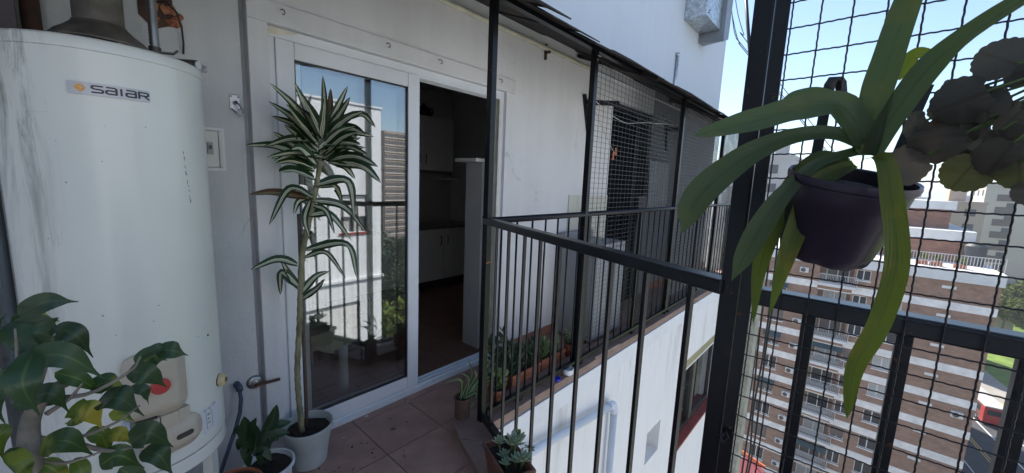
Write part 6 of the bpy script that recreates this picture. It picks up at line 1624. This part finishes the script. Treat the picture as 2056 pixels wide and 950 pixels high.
# ================================================================== THE FAR CITY
FARW = [mat('far_cream_wall', (0.52, 0.47, 0.40), .9, var=.08, vscale=.1), mat('far_white_wall', (0.62, 0.61, 0.58), .9, var=.08, vscale=.1), mat('far_grey_wall', (0.40, 0.40, 0.39), .9, var=.08, vscale=.1), mat('far_tan_wall', (0.42, 0.34, 0.27), .9, var=.08, vscale=.1)]
FARG = mat('far_window_glass', (0.07, 0.075, 0.085), .4)
def block(x, y0, y1, zt, depth, wall, label, storey=3.0, wstep=3.2, group=None, cols=True, name='apartment_block'):
    b = thing(name, label, 'building', (x + depth / 2, (y0 + y1) / 2, ZG), group)
    part('wall', MB().box(x, x + depth, y0, y1, ZG, zt), wall, b)
    part('roof', MB().box(x - .15, x + depth + .15, y0 - .15, y1 + .15, zt, zt + .5), wall, b)
    part('roof_house', MB().box(x + depth * .3, x + depth * .6, y0 + (y1 - y0) * .3, y0 + (y1 - y0) * .6, zt + .5, zt + 3), wall, b)
    m = MB(); z = zt - 2.4; n = max(1, int((y1 - y0 - 1.2) / wstep))
    while z > max(ZG, zt - 40):
        for i in range(n):
            yc = y0 + (y1 - y0) * (i + .5) / n; m.box(x - .05, x + .02, yc - .75, yc + .75, z, z + 1.4)
        for i in range(max(1, int(depth / wstep))):
            xc = x + depth * (i + .5) / max(1, int(depth / wstep)); m.box(xc - .75, xc + .75, y1 - .02, y1 + .05, z, z + 1.4)
        z -= storey
    part('windows', m, FARG, b, kind='stuff')
    return b
y_a, y_b = at(1972, 420, 0, 150).y, at(2090, 420, 0, 150).y
bg_ = block(150, y_b, y_a, at(2010, 374, 0, 150).z, 16, FARW[0], 'large beige apartment tower rising to the horizon at the right edge', wstep=4.2)
rc = MB(); yc = at(2018, 420, 0, 150).y
for k in range(12): rc.box(149.90, 150.02, yc - 1.6, yc + 1.6, at(2010, 374, 0, 150).z - 3.6 - 3 * k, at(2010, 374, 0, 150).z - 2.0 - 3 * k)
part('recess_column', rc, MT['shutter'], bg_, kind='stuff')
block(75, at(1592, 330, 0, 75).y, at(1515, 330, 0, 75).y, at(1560, 318, 0, 75).z, 12, FARW[2], 'plain grey block behind the mesh left of the hanging pot')
block(120, at(1968, 480, 0, 120).y, at(1850, 480, 0, 120).y, at(1900, 408, 0, 120).z, 14, FARW[3], 'low cream block just behind the brick penthouse')
block(250, at(2056, 480, 0, 250).y, at(2008, 480, 0, 250).y, at(2030, 462, 0, 250).z, 14, FARW[1], 'low white block below the beige tower')
random.seed(83)
used = []
for k in range(90):
    x = random.uniform(170, 300) if k < 22 else random.uniform(300, 1300)
    yr = random.uniform(-.30, .24); w = random.uniform(12, 26); y = yr * x
    if any(abs(x - u[0]) < 18 and abs(y - u[1]) < (w + u[2]) / 2 for u in used): continue
    used.append((x, y, w))
    zt = 1.42 + x * random.uniform(-.035, .012) if x < 600 else 1.42 + x * random.uniform(-.018, .010)
    zt = max(zt, ZG + 9)
    block(x, y - w / 2, y + w / 2, zt, random.uniform(12, 20), FARW[k % 3], ('cream', 'white', 'grey')[k % 3] + ' apartment block among the crowded far city', group='far city blocks', wstep=3.6)

# ================================================================== ACROSS THE COURTYARD (seen in the door glass)
ow = thing('opposite_wing', 'sunlit white wing across the courtyard mirrored in the door glass', 'building', (-1, -12, ZG))
OY = -7.9
oh = [(5.45, 6.38, -.43, .78)] + [(4.15, 6.05, -4.35 - 2.9 * k, -2.75 - 2.9 * k) for k in range(0, 8, 2)] + [(5.45, 6.38, -6.2 - 2.9 * k, -5.0 - 2.9 * k) for k in range(1, 8, 2)]
part('wall', holes_wall(MB(), -9, 6.85, ZG, 3.56, OY - .25, OY, oh), MT['white_wall'], ow)
part('core', MB().box(-9.4, 6.84, OY - 12, OY - .5, ZG, 3.5), MT['white_wall'], ow)
part('parapet_cap', MB().box(-9.05, 6.9, OY - .3, OY + .04, 3.56, 3.62), MT['white_wall'], ow)
part('ledge', MB().box(-9, 6.86, OY - .01, OY + .10, -2.02, -1.94), MT['white_wall'], ow)
for (x0, x1, z0, z1) in oh:
    w = link('window', None, ow, Vector(((x0 + x1) / 2, OY - .1, z0)) - ow.location)
    part('frame', MB().box(x0, x0 + .06, OY - .2, OY - .12, z0, z1).box(x1 - .06, x1, OY - .2, OY - .12, z0, z1).box(x0 + .06, x1 - .06, OY - .2, OY - .12, z1 - .22, z1).box((x0 + x1) / 2 - .03, (x0 + x1) / 2 + .03, OY - .2, OY - .12, z0, z1 - .22), MT['alu'], w)
    part('pane', MB().box(x0, x1, OY - .24, OY - .21, z0, z1), MT['curtain'], w)
    part('blind', MB().box(x0 + .06, x1 - .06, OY - .118, OY - .10, z0 + (.25 if x1 - x0 > 1.2 else .5), z1 - .05), MT['bwhite'], w)
    part('sill', MB().box(x0 - .05, x1 + .05, OY - .12, OY + .05, z0 - .07, z0 - .005), MT['red_sill'], w)
def mir(x, y, Yv): 
    p = at(x, y, 1, Yv); p.y = 4.18 - p.y; return p
Yv = 150.0
tw0, tw1 = mir(772, 262, Yv), mir(826, 262, Yv)
tw = thing('brown_tower', 'tall brown tower block with rows of pale balconies mirrored in the door glass', 'building', ((tw0.x + tw1.x) / 2, tw0.y, ZG))
part('wall', MB().box(tw0.x, tw1.x, tw0.y - 14, tw0.y, ZG, tw0.z), mat('tower_brown', (.36, .26, .20), .9), tw)
m = MB(); m2 = MB()
z = tw0.z - 2.4; n = 9
while z > ZG:
    for i in range(n):
        x = tw0.x + (tw1.x - tw0.x) * (i + .5) / n; m.box(x - .55, x + .55, tw0.y - .02, tw0.y + .05, z, z + 1.5)
    m2.box(tw0.x - .1, tw1.x + .1, tw0.y - .01, tw0.y + .35, z - .55, z - .15)
    z -= 2.9
part('windows', m, FARG, tw, kind='stuff'); part('slab_bands', m2, FARW[0], tw, kind='stuff')
for x, y, Yv_, k, s, lb in ((795, 520, 70, 0, 1.3, 'dark tree behind the white wing mirrored in the door glass'), (815, 530, 62, 0, 1.1, 'second dark tree mirrored at the edge of the door glass'), (800, 690, 40, 2, 1.3, 'yellow-green tree low in the courtyard mirrored in the door glass'), (790, 600, 52, 2, 1.5, 'pale green tree mirrored beside the white wing')):
    p = mir(x, y, Yv_); tree(p.x, p.y, k, s, lb)

# ================================================================== LITTER ON THE FLOOR
random.seed(97)
lt = MB()
for k in range(22):
    x, y = random.uniform(.35, 1.9), random.uniform(1.2, 2.02)
    if k < 13: x, y = .665 + random.gauss(0, .17), DY + random.gauss(-.10, .09)
    if not (.3 < x < 2.2 and 1.2 < y < 2.03) or y < 1.6 and x > 1.15: continue
    s = random.uniform(.003, .007); a_ = random.uniform(0, 6.3)
    lt.add([(x + s * math.cos(a_ + t), y + s * math.sin(a_ + t), .002 + (s * .6 if j == 4 else 0)) for j, t in enumerate((0, 1.5, 3.1, 4.7))] + [(x, y, .002 + s * .6)], [(0, 1, 4), (1, 2, 4), (2, 3, 4), (3, 0, 4)])
o = part('soil_crumbs', lt, MT['soil'], None, kind='stuff'); tag(o, 'dark soil crumbs scattered on the floor tiles', 'soil')
dry = mat('dry_leaf', (.20, .13, .06), .8, var=.3, vscale=40)
lv = MB()
for k in range(26):
    x, y = random.uniform(.5, 2.0), random.uniform(1.55, 2.03)
    if y < 1.62 and x > 1.15: continue
    a_ = random.uniform(0, 6.3); l = random.uniform(.008, .022); p = Vector((x, y, .004)); d = Vector((math.cos(a_), math.sin(a_), 0)) * l; e = Vector((-d.y, d.x, 0)) * .32
    lv.add([p - d, p + e + up * .003, p + d + up * .004, p - e + up * .002], [(0, 1, 2, 3)])
o = part('leaf_litter', lv, dry, None, kind='stuff'); tag(o, 'small dry leaf scraps on the floor tiles', 'leaves')
pb = MB()
for (x, y, s) in ((1.04, 2.025, .012), (1.30, 1.99, .006), (.86, 1.93, .005)):
    c = Vector((x, y, .003)); pb.add([c + Vector((s * math.cos(t) * (1 + .3 * math.sin(3 * t)), s * .6 * math.sin(t), random.uniform(0, .003))) for t in [i * .9 for i in range(7)]] + [tuple(c + up * s * .5)], [(i, (i + 1) % 7, 7) for i in range(7)])
o = part('plaster_crumbs', pb, MT['pvc'], None, kind='stuff'); tag(o, 'white plaster crumbs near the door track', 'crumbs')

# ================================================================== AIR
hzm = bpy.data.materials.new('haze_air'); hzm.use_nodes = True
nt = hzm.node_tree; nt.nodes.remove(nt.nodes['Principled BSDF'])
pv = nt.nodes.new('ShaderNodeVolumePrincipled'); pv.inputs['Color'].default_value = (.9, .94, 1, 1); pv.inputs['Density'].default_value = HAZE
nt.links.new(pv.outputs[0], nt.nodes['Material Output'].inputs['Volume'])
o = part('haze', MB().box(-3100, 5100, -4100, 4100, ZG - 1.5, 45), hzm, None, kind='stuff'); tag(o, 'thin bright haze over the far city', 'haze')
